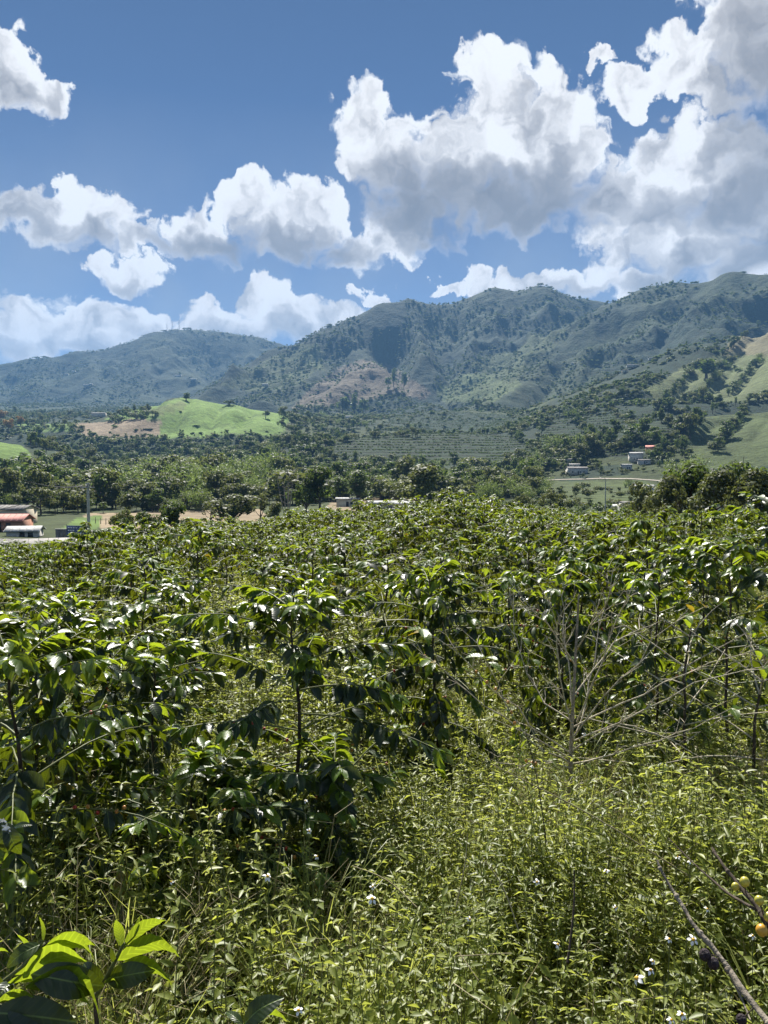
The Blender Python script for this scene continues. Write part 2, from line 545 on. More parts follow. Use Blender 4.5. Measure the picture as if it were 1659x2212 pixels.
def to_px(x, y, z):
    """Where a world point stands in the measured photograph."""
    c, s = math.cos(PITCH), math.sin(PITCH)
    yy = np.maximum(y, .01)
    dz = z - EYE
    fwd = c * yy - s * dz
    upv = s * yy + c * dz
    return (x / fwd * FPX + 384) * SD, (512 - upv / fwd * FPX) * SD


def hit(dx, dy, y0=30.0, y1=6500.0):
    """First point of the land met by the sight line through a measured point."""
    a, b = ray(dx, dy)
    ys = np.geomspace(y0, y1, 3000)
    zz = land(a * ys, ys)
    below = np.nonzero(EYE + b * ys <= zz)[0]
    Y = ys[below[0]] if len(below) else y1
    return Vector((a * Y, Y, float(land(a * Y, Y)[0])))


def in_poly(px_, py_, poly):
    ins = np.zeros(px_.shape, bool)
    n = len(poly)
    for i in range(n):
        x1, y1 = poly[i]
        x2, y2 = poly[(i + 1) % n]
        c = ((y1 > py_) != (y2 > py_)) & (px_ < (x2 - x1) * (py_ - y1) / (y2 - y1 + 1e-9) + x1)
        ins ^= c
    return ins


# ------------------------------------------------------------------ land cover
FOREST = np.array([.020, .036, .016])
SCRUB = np.array([.016, .031, .017])
COFFEE = np.array([.017, .030, .014])
PASTURE = np.array([.072, .096, .034])
BRIGHT = np.array([.120, .190, .042])
DRY = np.array([.185, .145, .098])
TAN = np.array([.300, .235, .150])
WEEDY = np.array([.060, .085, .025])
SOIL = np.array([.075, .055, .035])
nR, nC = GX.shape
PXX, PYY = to_px(GX, GY, GZ)
n_a = fbm(GX / 160, GY / 160, 4, 41)
n_b = fbm(GX / 420, GY / 420, 3, 55)
n_c = fbm(GX / 40, GY / 40, 3, 71)
cov = np.zeros((nR, nC, 3))
cov[:] = SCRUB
woods = np.clip(sstep(n_a, .42, .58), 0, 1)          # how wooded, also steers the scattered trees
t = sstep(n_b, .44, .60)[..., None]
t = t * (1 - .55 * sstep(GY, 1500, 2400))[..., None]
cov = cov * (1 - t) + PASTURE * .62 * t
woods = woods * (1 - .55 * t[..., 0])
rows = np.zeros((nR, nC))                             # planted in contour rows


def paint(poly, colour, w_=None, r_=None, y0=0, y1=1e9, edge=None):
    m_ = in_poly(PXX + (n_c - .5) * 14, PYY + (n_a - .5) * 8, poly) & (GY > y0) & (GY < y1)
    cov[m_] = colour * (0.85 + .3 * n_c[m_][:, None])
    if w_ is not None:
        woods[m_] = w_
    if r_ is not None:
        rows[m_] = r_


# bare brown spurs of the central mountain
paint([(625, 885), (660, 850), (720, 800), (780, 775), (850, 790), (935, 850), (915, 862), (850, 850), (780, 872), (700, 880)], DRY * np.array([.62, .66, .68]), .16, 0, 1900, 3200)
paint([(470, 830), (600, 765), (690, 745), (700, 790), (640, 830), (560, 850)], PASTURE * .7, .25, 0, 2200, 3400)
paint([(640, 742), (690, 745), (700, 800), (660, 790)], PASTURE * .9, .1, 0, 2200, 3400)
# the bright green hill
paint([(225, 905), (330, 872), (430, 845), (520, 858), (610, 882), (625, 905), (600, 950), (330, 958), (345, 915), (240, 905)], BRIGHT, 0, 0, 1150, 1600)
paint([(300, 890), (395, 862), (405, 885), (330, 900)], BRIGHT * .6 + DRY * .25, 0, 0, 1150, 1600)
paint([(150, 915), (345, 902), (350, 915), (330, 955), (200, 955), (170, 930)], DRY * 1.15, .03, 0, 1100, 1500)
paint([(40, 912), (160, 905), (150, 930), (40, 935)], BRIGHT * .8, .03, 0, 1000, 1600)
paint([(-200, 930), (40, 950), (90, 1000), (60, 1060), (-200, 1060)], BRIGHT * .85, .0, 0, 500, 1000)
paint([(120, 955), (200, 950), (190, 985), (130, 985)], BRIGHT * .6, .3, 0, 900, 1300)
# dark wooded escarpment and the belt of trees below it
paint([(90, 958), (200, 948), (600, 942), (740, 960), (700, 1012), (90, 1012)], FOREST, 1.0, 0, 1000, 1300)
# coffee planted in rows
paint([(690, 1010), (700, 955), (800, 930), (1110, 940), (1190, 1012)], COFFEE, .01, 1, 700, 1300)
paint([(1150, 985), (1190, 900), (1330, 890), (1420, 910), (1480, 930), (1430, 1000), (1300, 985)], COFFEE, .01, 1, 600, 1700)
paint([(880, 880), (1150, 900), (1100, 935), (800, 930)], COFFEE * 1.2, .06, .5, 1000, 1800)
# pastures on the right
paint([(1385, 845), (1490, 785), (1700, 725), (1700, 860), (1560, 872), (1500, 862), (1420, 870)], PASTURE * .95 + DRY * .12, .01, .15, 1000, 1500)
paint([(1560, 765), (1600, 700), (1720, 690), (1720, 770)], DRY * .55 + PASTURE * .45, .01, .15, 1100, 1700)
paint([(1480, 930), (1550, 880), (1720, 860), (1720, 1010), (1490, 1010)], PASTURE * .8, .01, .12, 560, 900)
# pasture clearings at the foot of the mountains
paint([(940, 840), (1000, 810), (1080, 800), (1130, 830), (1060, 870), (960, 870)], PASTURE * .95, .35, 0, 1700, 2900)
paint([(1010, 790), (1180, 700), (1230, 720), (1100, 830)], PASTURE * .7, .45, 0, 1700, 2900)
# the valley floor
val = (GY > 110) & (GY < 1000) & (np.abs(rows) < .01) & (woods > .035)
tv = (1 - sstep(GY, 600, 950))[..., None]
cov = np.where(val[..., None], cov * (1 - tv) + (PASTURE * .55) * tv, cov)
paint([(150, 1135), (190, 1108), (560, 1098), (600, 1140), (300, 1150)], TAN * .75, 0, 0, 150, 420)
paint([(130, 1150), (160, 1120), (220, 1112), (210, 1150)], BRIGHT * .7, 0, 0, 150, 300)
paint([(1150, 1100), (1200, 1040), (1400, 1038), (1420, 1100)], PASTURE * .8, .02, 0, 150, 700)
paint([(700, 1100), (720, 1078), (900, 1070), (900, 1110)], TAN * .8, 0, 0, 200, 420)
near = (GY < 110) & (np.hypot(GX, GY) < 160)
tn = sstep(n_c, .35, .65)[..., None]
cov = np.where(near[..., None], SOIL * (1 - tn) + WEEDY * .8 * tn, cov)


def terrain_material():
    mt = bpy.data.materials.new('land_cover')
    mt.use_nodes = True
    T = NT(mt.node_tree)
    bs = T.n['Principled BSDF']
    at_ = T.add('ShaderNodeAttribute', attribute_name='cover')
    rw = T.add('ShaderNodeAttribute', attribute_name='rows')
    geo = T.add('ShaderNodeNewGeometry')
    pos = geo.outputs['Position']
    sp = T.add('ShaderNodeSeparateXYZ')
    T.put(sp.inputs[0], pos)
    n1 = T.noise(pos, 0.09, 5.0, .62)
    n2 = T.noise(pos, 0.018, 3.0, .5)
    # contour rows: one row of bushes every few metres of height
    zz = T.m('ADD', T.m('MULTIPLY', sp.outputs[2], 1.35), T.m('MULTIPLY', n2, 16.0))
    wave = T.m('ADD', T.m('MULTIPLY', T.m('SINE', zz), .5), .5)
    wv = T.m('MULTIPLY', T.m('SUBTRACT', wave, .45), T.m('MULTIPLY', rw.outputs['Fac'], .75))
    k = T.m('ADD', T.m('ADD', T.mr(n1, .25, .75, .55, 1.45), T.m('MULTIPLY', T.m('SUBTRACT', n2, .5), .7)), wv)
    col = T.vm('SCALE', at_.outputs['Color'], T.m('MAXIMUM', k, .15))
    T.put(bs.inputs['Base Color'], col)
    bs.inputs['Roughness'].default_value = .95
    bs.inputs['Specular IOR Level'].default_value = .12
    bp = T.add('ShaderNodeBump')
    bp.inputs['Strength'].default_value = .7
    bp.inputs['Distance'].default_value = 3.0
    n3 = T.m('ADD', T.noise(pos, .25, 3.0, .6), T.m('MULTIPLY', T.noise(pos, .035, 4.0, .65), T.mr(sp.outputs[1], 1500, 2300, 0.5, 5.0)))
    T.put(bp.inputs['Height'], T.m('ADD', n3, T.m('MULTIPLY', T.m('MULTIPLY', wave, rw.outputs['Fac']), .4)))
    far_ = T.mr(sp.outputs[1], 120, 400)
    T.put(bp.inputs['Strength'], T.m('MULTIPLY', far_, .7))
    T.l.new(bp.outputs[0], bs.inputs['Normal'])
    return mt


LAND_MAT = terrain_material()


def sheet(name, i0, i1, skirt=False):
    n = i1 - i0 + 1
    V = np.stack([GX[i0:i1 + 1], GY[i0:i1 + 1], GZ[i0:i1 + 1]], -1).reshape(-1, 3)
    i, j = np.meshgrid(np.arange(n - 1), np.arange(nC - 1), indexing='ij')
    a = (i * nC + j).ravel()
    F = np.stack([a, a + 1, a + nC + 1, a + nC], 1)[:, ::-1]
    me = mesh_np(name, V, F, [LAND_MAT], smooth=True, attrs={'cover': cov[i0:i1 + 1].reshape(-1, 3), 'rows': rows[i0:i1 + 1].ravel()})
    o = link(name, me)
    tag(o, kind='structure')
    return o


iA = int(np.searchsorted(RR, 78))
iB = int(np.searchsorted(RR, 600))
iC = int(np.searchsorted(RR, 1700))
sheet('field_ground', 0, iA)
sheet('valley_ground', iA, iB)
sheet('foothills', iB, iC)
sheet('mountains', iC, len(RR) - 1)

# ------------------------------------------------------------------ mesh building helpers
class MB:
    """Collects pieces as arrays; build() makes ONE mesh."""

    def __init__(self):
        self.V, self.F4, self.F3, self.M4, self.M3, self.n, self.A = [], [], [], [], [], 0, []

    def add(self, V, F, mat=0, a=0.0):
        V = np.asarray(V, float)
        F = np.asarray(F, int)
        self.V.append(V)
        self.A.append(np.full(len(V), a) if np.isscalar(a) else a)
        if F.shape[1] == 4:
            self.F4.append(F + self.n)
            self.M4.append(np.full(len(F), mat))
        else:
            self.F3.append(F + self.n)
            self.M3.append(np.full(len(F), mat))
        self.n += len(V)
        return self

    def tube(self, pts, rad, sides=5, mat=0, cap=True, a=0.0):
        P = np.asarray([tuple(p) for p in pts], float)
        n = len(P)
        rad = np.broadcast_to(np.asarray(rad, float), (n,))
        T = np.gradient(P, axis=0)
        T /= np.linalg.norm(T, axis=1)[:, None] + 1e-12
        ref = np.array([0, 0, 1.0]) if abs(T[0, 2]) < .9 else np.array([1.0, 0, 0])
        ang = np.arange(sides) * 2 * math.pi / sides
        rings = []
        for i in range(n):
            u = np.cross(T[i], ref)
            u /= np.linalg.norm(u) + 1e-12
            v = np.cross(T[i], u)
            ref = -np.cross(T[i], v) if False else ref
            rings.append(P[i] + rad[i] * (np.cos(ang)[:, None] * u + np.sin(ang)[:, None] * v))
        V = np.concatenate(rings)
        i, j = np.meshgrid(np.arange(n - 1), np.arange(sides), indexing='ij')
        i, j = i.ravel(), j.ravel()
        F = np.stack([i * sides + j, i * sides + (j + 1) % sides, (i + 1) * sides + (j + 1) % sides, (i + 1) * sides + j], 1)
        self.add(V, F, mat, a)
        if cap:
            for e, base in ((0, P[0]), (n - 1, P[-1])):
                k = np.arange(sides)
                Vc = np.concatenate([rings[e], [base]])
                Fc = np.stack([k, (k + 1) % sides, np.full(sides, sides)], 1)
                self.add(Vc, Fc if e else Fc[:, ::-1], mat, a)
        return self

    def box(self, lo, hi, mat=0):
        (x0, y0, z0), (x1, y1, z1) = lo, hi
        V = [(x0, y0, z0), (x1, y0, z0), (x1, y1, z0), (x0, y1, z0), (x0, y0, z1), (x1, y0, z1), (x1, y1, z1), (x0, y1, z1)]
        F = [(0, 3, 2, 1), (4, 5, 6, 7), (0, 1, 5, 4), (1, 2, 6, 5), (2, 3, 7, 6), (3, 0, 4, 7)]
        return self.add(V, F, mat)

    def ball(self, c, r, mat=0, seg=8, rings=5):
        r = np.broadcast_to(np.asarray(r, float), (3,))
        th = np.linspace(0, math.pi, rings + 1)[1:-1]
        ph = np.arange(seg) * 2 * math.pi / seg
        V = [(0, 0, 1)] + [(math.sin(t) * math.cos(p), math.sin(t) * math.sin(p), math.cos(t)) for t in th for p in ph] + [(0, 0, -1)]
        V = np.array(V) * r + np.array(c)
        F3 = [(0, 1 + j, 1 + (j + 1) % seg) for j in range(seg)]
        L = len(V) - 1
        b = 1 + (rings - 2) * seg
        F3 += [(L, b + (j + 1) % seg, b + j) for j in range(seg)]
        F4 = [(1 + i * seg + j, 1 + (i + 1) * seg + j, 1 + (i + 1) * seg + (j + 1) % seg, 1 + i * seg + (j + 1) % seg) for i in range(rings - 2) for j in range(seg)]
        n0 = self.n
        self.add(V, F3, mat)
        if F4:
            self.F4.append(np.array(F4) + n0)
            self.M4.append(np.full(len(F4), mat))
        return self

    def mesh(self, name, mats, smooth=False):
        Fs, M = [], []
        if self.F4:
            Fs.append(np.concatenate(self.F4))
            M.append(np.concatenate(self.M4))
        if self.F3:
            Fs.append(np.concatenate(self.F3))
            M.append(np.concatenate(self.M3))
        return mesh_np(name, np.concatenate(self.V), Fs, mats, np.concatenate(M), smooth, {'tint': np.concatenate(self.A)})


def new_mat(name):
    mt = bpy.data.materials.new(name)
    mt.use_nodes = True
    T = NT(mt.node_tree)
    return mt, T, T.n['Principled BSDF']


def leaf_mat(name, dark, light, trans, tfac=.35, rough=.4, spec=.4, nscale=.6, veins=False, rnd=.5):
    """Foliage: glossy upper face plus light coming through the blade."""
    mt, T, bs = new_mat(name)
    oi = T.add('ShaderNodeObjectInfo')
    at_ = T.add('ShaderNodeAttribute', attribute_name='tint')
    geo = T.add('ShaderNodeNewGeometry')
    nz = T.noise(geo.outputs['Position'], nscale, 3.0, .6)
    f = T.m('ADD', T.m('ADD', T.m('MULTIPLY', T.m('SUBTRACT', oi.outputs['Random'], .5), rnd), at_.outputs['Fac']), T.mr(nz, .3, .7, -.15, .55), clamp=True)
    col = T.mix(f, dark, light)
    tr = T.mix(f, tuple(c * .62 for c in trans), trans)
    if veins:
        tcn = T.add('ShaderNodeTexCoord')
        sp = T.add('ShaderNodeSeparateXYZ')
        T.put(sp.inputs[0], tcn.outputs['Object'])
        ax = T.m('ABSOLUTE', sp.outputs[0])
        ph = T.m('SUBTRACT', T.m('MULTIPLY', sp.outputs[1], 420.0), T.m('MULTIPLY', ax, 300.0))
        rib = T.m('MULTIPLY', T.m('ADD', T.m('SINE', ph), 1.0), .5)
        midv = T.mr(ax, .0006, .0022, 1.0, 0.0)
        col = T.mix(T.m('MULTIPLY', midv, .6), col, (.22, .30, .07))
        tr = T.mix(T.m('MULTIPLY', T.mr(rib, .75, 1.0), .35), tr, tuple(min(1, c * 1.5) for c in trans))
        bp = T.add('ShaderNodeBump')
        bp.inputs['Strength'].default_value = .3
        bp.inputs['Distance'].default_value = .0011
        T.put(bp.inputs['Height'], T.m('SUBTRACT', rib, T.m('MULTIPLY', midv, 1.2)))
        T.l.new(bp.outputs[0], bs.inputs['Normal'])
    T.put(bs.inputs['Base Color'], col)
    bs.inputs['Roughness'].default_value = rough
    bs.inputs['Specular IOR Level'].default_value = spec
    tb = T.add('ShaderNodeBsdfTranslucent')
    T.put(tb.inputs[0], tr)
    ms = T.add('ShaderNodeMixShader')
    ms.inputs[0].default_value = tfac
    T.l.new(bs.outputs[0], ms.inputs[1])
    T.l.new(tb.outputs[0], ms.inputs[2])
    T.l.new(ms.outputs[0], T.n['Material Output'].inputs[0])
    return mt


def plain_mat(name, c1, c2, rough=.8, scale=4.0, spec=.3, bump=0.0, metal=0.0, detail=4.0):
    mt, T, bs = new_mat(name)
    tcn = T.add('ShaderNodeTexCoord')
    nz = T.noise(tcn.outputs['Object'], scale, detail, .6)
    oi = T.add('ShaderNodeObjectInfo')
    f = T.m('ADD', T.mr(nz, .3, .7), T.m('MULTIPLY', T.m('SUBTRACT', oi.outputs['Random'], .5), .3), clamp=True)
    T.put(bs.inputs['Base Color'], T.mix(f, c1, c2))
    bs.inputs['Roughness'].default_value = rough
    bs.inputs['Specular IOR Level'].default_value = spec
    bs.inputs['Metallic'].default_value = metal
    if bump:
        bp = T.add('ShaderNodeBump')
        bp.inputs['Strength'].default_value = bump
        bp.inputs['Distance'].default_value = .02
        T.put(bp.inputs['Height'], nz)
        T.l.new(bp.outputs[0], bs.inputs['Normal'])
    return mt


M_TREE = leaf_mat('tree_leaves', (.026, .046, .017), (.095, .135, .038), (.24, .34, .06), .32, .6, .2, .35)
M_TREE2 = leaf_mat('olive_tree_leaves', (.048, .064, .026), (.135, .155, .055), (.28, .32, .08), .32, .6, .2, .35)
M_BAMBOO = leaf_mat('bamboo_leaves', (.080, .135, .030), (.165, .230, .060), (.32, .42, .09), .36, .55, .25, .3)
M_GOLD = leaf_mat('golden_tree_leaves', (.30, .17, .03), (.50, .30, .05), (.5, .3, .05), .25, .6, .2, .35)
M_COFFEE = leaf_mat('coffee_leaf', (.009, .022, .007), (.038, .066, .011), (.24, .31, .012), .22, .36, .45, 5.0, True, .7)
M_COFFEE_Y = leaf_mat('young_coffee_leaf', (.060, .110, .012), (.115, .19, .020), (.42, .54, .025), .46, .38, .4, 5.0, True, .5)
M_COFFEE_O = leaf_mat('yellowing_coffee_leaf', (.16, .12, .02), (.34, .26, .03), (.5, .36, .03), .35, .4, .4, 8.0, True, .5)
M_FIELD = leaf_mat('coffee_field_leaves', (.008, .017, .005), (.048, .064, .010), (.25, .29, .014), .24, .5, .28, 1.2, False, .9)
M_WEED = leaf_mat('weed_leaves', (.122, .158, .026), (.365, .388, .088), (.60, .66, .10), .46, .45, .4, 2.5, False, .8)
M_WEED2 = leaf_mat('dull_weed_leaves', (.100, .140, .070), (.200, .235, .115), (.30, .40, .11), .34, .48, .4, 2.5)
M_GRASS = leaf_mat('grass_blades', (.150, .200, .040), (.350, .380, .100), (.58, .62, .13), .42, .42, .4, 2.5)
M_STRAW = leaf_mat('dry_stalks', (.26, .22, .11), (.50, .44, .25), (.4, .34, .15), .2, .6, .3, 3.0)
M_STEMG = leaf_mat('green_stems', (.110, .130, .040), (.24, .24, .085), (.25, .27, .06), .15, .5, .35, 3.0)
M_BARK = plain_mat('brown_bark', (.030, .022, .016), (.095, .075, .055), .9, 18.0, .2, .5)
M_PALEBARK = plain_mat('pale_bark', (.26, .225, .155), (.55, .49, .36), .8, 22.0, .3, .5)
M_TRUNK = plain_mat('tree_bark', (.045, .036, .027), (.13, .105, .08), .9, 3.0, .2, .4)
M_PALETRUNK = plain_mat('grey_tree_bark', (.18, .16, .13), (.34, .31, .26), .9, 3.0, .2, .4)

RNG = np.random.default_rng(11)


def leaf_quads(mb, C, N, size, aspect=.5, mat=0, rng=RNG, tint=None):
    """Many small bent leaf faces at points C facing about N."""
    n = len(C)
    N = N / (np.linalg.norm(N, axis=1)[:, None] + 1e-9)
    r = rng.normal(size=(n, 3))
    U = np.cross(N, r)
    U /= np.linalg.norm(U, axis=1)[:, None] + 1e-9
    W_ = np.cross(N, U)
    s = size * rng.uniform(.6, 1.35, (n, 1))
    a = C - U * s * .5
    b = C + W_ * s * aspect * .5 + N * s * .08
    c = C + U * s * .5 - N * s * .1
    d = C - W_ * s * aspect * .5 + N * s * .08
    V = np.stack([a, b, c, d], 1).reshape(-1, 3)
    F = np.arange(4 * n).reshape(-1, 4)
    tt = rng.uniform(-.25, .35, n) if tint is None else tint
    mb.add(V, F, mat, np.repeat(tt, 4))


def lobe_points(rng, lobes, n):
    w = np.array([l[1][0] * l[1][1] + l[1][1] * l[1][2] for l in lobes])
    k = rng.choice(len(lobes), n, p=w / w.sum())
    d = rng.normal(size=(n, 3))
    d /= np.linalg.norm(d, axis=1)[:, None]
    ctr = np.array([l[0] for l in lobes])[k]
    rad = np.array([l[1] for l in lobes])[k]
    rr = rng.uniform(.62, 1.08, (n, 1)) ** .7
    P = ctr + d * rad * rr
    N = d / rad
    N /= np.linalg.norm(N, axis=1)[:, None]
    N = N + rng.normal(size=(n, 3)) * .45
    N[:, 2] += .25
    return P, N, k


def tree_meshes(kind, seed, n, leaf, mat=None):
    """(trunk mesh, crown mesh) of a tree of height 1."""
    rng = np.random.default_rng(seed)
    tk, cr = MB(), MB()
    lobes, limbs = [], []
    if kind == 'round':
        h0 = .24
        for i in range(11):
            a = rng.uniform(0, 6.28)
            r = rng.uniform(.05, .27)
            z = rng.uniform(.42, .86)
            r *= 1.15 - abs(z - .6) * 1.3
            lobes.append(((r * math.cos(a), r * math.sin(a), z), (rng.uniform(.11, .17), rng.uniform(.11, .17), rng.uniform(.09, .14))))
        limbs = lobes[:8]
    elif kind == 'tall':
        h0 = .3
        for i in range(12):
            z = .36 + .6 * i / 12
            a = i * 2.4 + rng.uniform(-.5, .5)
            r = rng.uniform(.04, .13) * (1.15 - abs(z - .6))
            lobes.append(((r * math.cos(a), r * math.sin(a), z), (rng.uniform(.07, .11), rng.uniform(.07, .11), rng.uniform(.07, .1))))
        limbs = lobes[:9]
    elif kind == 'umbrella':
        h0 = .5
        for i in range(12):
            a = i * 2.4
            r = .42 * math.sqrt((i + .5) / 12)
            lobes.append(((r * math.cos(a), r * math.sin(a), .86 - .22 * (r / .42) ** 2 + rng.uniform(-.04, .04)), (rng.uniform(.1, .15), rng.uniform(.1, .15), rng.uniform(.05, .07))))
        limbs = lobes
    elif kind == 'sparse':
        h0 = .3
        for i in range(14):
            a = rng.uniform(0, 6.28)
            z = rng.uniform(.45, .95)
            r = rng.uniform(.06, .26)
            lobes.append(((r * math.cos(a), r * math.sin(a), z), (rng.uniform(.05, .09), rng.uniform(.05, .09), rng.uniform(.04, .07))))
        limbs = lobes
    elif kind == 'bush':
        h0 = .08
        for i in range(9):
            a = rng.uniform(0, 6.28)
            r = rng.uniform(.1, .42)
            lobes.append(((r * math.cos(a), r * math.sin(a), rng.uniform(.25, .72)), (rng.uniform(.16, .25), rng.uniform(.16, .25), rng.uniform(.15, .24))))
        limbs = lobes[:5]
    tk.tube([(0, 0, -.04), (.004, 0, h0 * .5), (rng.uniform(-.02, .02), rng.uniform(-.02, .02), h0), (0, 0, h0 + .25)], [.030, .024, .02, .009], 7)
    for (c, r_) in limbs:
        c = np.array(c)
        b = np.array([0, 0, max(h0 * rng.uniform(.7, 1.1), c[2] - rng.uniform(.18, .3))])
        mid = (b + c) / 2 + np.array([0, 0, -.03])
        tk.tube([b, mid, c], [.013, .009, .004], 5, cap=False)
        for q in range(2):
            e = c + rng.normal(size=3) * np.array(r_) * .6
            tk.tube([mid * .4 + c * .6, e], [.005, .002], 4, cap=False)
    P, N, k = lobe_points(rng, lobes, n)
    lt = rng.uniform(-.22, .25, len(lobes))
    leaf_quads(cr, P, N, leaf, .62, 0, rng, lt[k] + rng.uniform(-.15, .15, n))
    return tk.mesh('trunk', [M_TRUNK]), cr.mesh('crown', [mat or M_TREE])


def bamboo_meshes(seed, plumes, per, leaf):
    rng = np.random.default_rng(seed)
    tk, cr = MB(), MB()
    for i in range(plumes):
        a = rng.uniform(0, 6.28)
        lean = rng.uniform(.05, .48)
        top = rng.uniform(.62, 1.0) - lean * .25
        b = np.array([math.cos(a), math.sin(a), 0]) * rng.uniform(.02, .13)
        t = np.linspace(0, 1, 7)
        out = lean * t ** 2.2
        zz = top * (t - .22 * t ** 4 * (lean * 2))
        C = b + np.stack([math.cos(a) * out, math.sin(a) * out, zz], 1)
        tk.tube(C, np.linspace(.011, .003, 7), 4, cap=False)
        tt = rng.uniform(.33, 1.0, per) ** .8
        Cp = np.stack([np.interp(tt, t, C[:, q]) for q in range(3)], 1)
        w = .085 * (1.15 - np.abs(tt - .7) * 1.1)
        o = rng.normal(size=(per, 3)) * w[:, None]
        o[:, 2] -= np.abs(rng.normal(size=per)) * .03
        N = o * .6 + rng.normal(size=(per, 3)) * .04
        N[:, 2] += .04
        leaf_quads(cr, Cp + o, N, leaf, .3, 0, rng, rng.uniform(-.2, .2) + rng.uniform(-.15, .25, per))
    return tk.mesh('culms', [M_STEMG]), cr.mesh('leaves', [M_BAMBOO])


# ------------------------------------------------------------------ scattered growth that nobody could count
def scatter(name, objs, P, rotz, scl, idx, tilt=None):
    """One object whose points carry copies of the given shapes."""
    src = bpy.data.collections.new(name + '_shapes')
    for o in objs:
        src.objects.link(o)
    n = len(P)
    me = bpy.data.meshes.new(name)
    me.vertices.add(n)
    me.vertices.foreach_set('co', np.asarray(P, np.float32).ravel())
    rot = np.zeros((n, 3), np.float32)
    rot[:, 2] = rotz
    if tilt is not None:
        rot[:, :2] = tilt
    a = me.attributes.new('rot', 'FLOAT_VECTOR', 'POINT')
    a.data.foreach_set('vector', rot.ravel())
    s3 = np.asarray(scl, np.float32)
    s3 = np.repeat(s3[:, None], 3, 1) if s3.ndim == 1 else s3
    a = me.attributes.new('scl', 'FLOAT_VECTOR', 'POINT')
    a.data.foreach_set('vector', s3.ravel())
    a = me.attributes.new('pick', 'INT', 'POINT')
    a.data.foreach_set('value', np.asarray(idx, np.int32))
    me.update()
    o = link(name, me)
    g = bpy.data.node_groups.new(name, 'GeometryNodeTree')
    g.interface.new_socket('Geometry', in_out='INPUT', socket_type='NodeSocketGeometry')
    g.interface.new_socket('Geometry', in_out='OUTPUT', socket_type='NodeSocketGeometry')
    gi = g.nodes.new('NodeGroupInput')
    go = g.nodes.new('NodeGroupOutput')
    ci = g.nodes.new('GeometryNodeCollectionInfo')
    ci.inputs['Collection'].default_value = src
    ci.inputs['Separate Children'].default_value = True
    ci.inputs['Reset Children'].default_value = True
    ip = g.nodes.new('GeometryNodeInstanceOnPoints')
    ip.inputs['Pick Instance'].default_value = True

    def named(nm, ty):
        q = g.nodes.new('GeometryNodeInputNamedAttribute')
        q.data_type = ty
        q.inputs['Name'].default_value = nm
        return q.outputs['Attribute']
    g.links.new(gi.outputs[0], ip.inputs['Points'])
    g.links.new(ci.outputs[0], ip.inputs['Instance'])
    g.links.new(named('pick', 'INT'), ip.inputs['Instance Index'])
    er = g.nodes.new('FunctionNodeEulerToRotation')
    g.links.new(named('rot', 'FLOAT_VECTOR'), er.inputs[0])
    g.links.new(er.outputs[0], ip.inputs['Rotation'])
    g.links.new(named('scl', 'FLOAT_VECTOR'), ip.inputs['Scale'])
    g.links.new(ip.outputs[0], go.inputs[0])
    md = o.modifiers.new('scatter', 'NODES')
    md.node_group = g
    tag(o, kind='stuff')
    return o


def shape(name, *meshes):
    """A source shape for scatter(): the given meshes joined."""
    bm = bmesh.new()
    mats = []
    for me in meshes:
        off_ = len(mats)
        mats += list(me.materials)
        n0 = len(bm.faces)
        bm.from_mesh(me)
        bm.faces.ensure_lookup_table()
        for f in bm.faces[n0:]:
            f.material_index += off_
    out = bpy.data.meshes.new(name)
    bm.to_mesh(out)
    bm.free()
    for m_ in mats:
        out.materials.append(m_)
    return bpy.data.objects.new(name, out)

# ------------------------------------------------------------------ woods on the hills and in the valley
FAR_SHAPES = [shape('a0_round', tree_meshes('round', 1, 170, .16)[1]), shape('a1_round', tree_meshes('round', 2, 170, .16, M_TREE2)[1]),
              shape('a2_bush', tree_meshes('bush', 3, 150, .26)[1]), shape('a3_tall', tree_meshes('tall', 4, 150, .12)[1]),
              shape('a4_bush', tree_meshes('bush', 5, 150, .26, M_TREE2)[1])]
# far slopes: more where the cover is wooded
cell_y = np.where((GY > 1000) & (GY < 5300) & (np.abs(np.arctan2(GX, GY)) < R(34)))
ii = np.stack(cell_y, 1)
ii = ii[(ii[:, 0] < nR - 2) & (ii[:, 1] < nC - 2)]
area = (RR[ii[:, 0] + 1] - RR[ii[:, 0]]) * RR[ii[:, 0]] * (CA[ii[:, 1] + 1] - CA[ii[:, 1]])
wd = woods[ii[:, 0], ii[:, 1]]
yy_ = GY[ii[:, 0], ii[:, 1]]
gully = 1 - ridged(GX[ii[:, 0], ii[:, 1]] / 230, GY[ii[:, 0], ii[:, 1]] / 420, 4, 21)
p = area * np.clip(wd * .9 + (gully - .45) * 1.2 * (wd > .06) + .04 * (wd > .02), 0, 1.5) / (1 + np.maximum(0, yy_ - 1500) / 900)
p[wd < .015] = 0
NFAR = 34000
ch = RNG.choice(len(ii), NFAR, p=p / p.sum())
ci_, cj = ii[ch, 0], ii[ch, 1]
fr, fa = RNG.random(NFAR), RNG.random(NFAR)
rr_ = RR[ci_] + (RR[ci_ + 1] - RR[ci_]) * fr
aa_ = CA[cj] + (CA[cj + 1] - CA[cj]) * fa
X, Y = rr_ * np.sin(aa_), rr_ * np.cos(aa_)
Z = land(X, Y) - .4
hgt = RNG.uniform(4, 12, NFAR) * (1 + .2 * (Y > 2500))
pk = RNG.choice([0, 1, 2, 3, 4], NFAR, p=[.33, .12, .3, .07, .18])
s3 = np.stack([hgt * RNG.uniform(.9, 1.3, NFAR)] * 2 + [hgt * np.where((pk == 2) | (pk == 4), .6, 1.0)], 1)
scatter('hillside_woods', FAR_SHAPES, np.stack([X, Y, Z], 1), RNG.uniform(0, 6.28, NFAR), s3, pk)

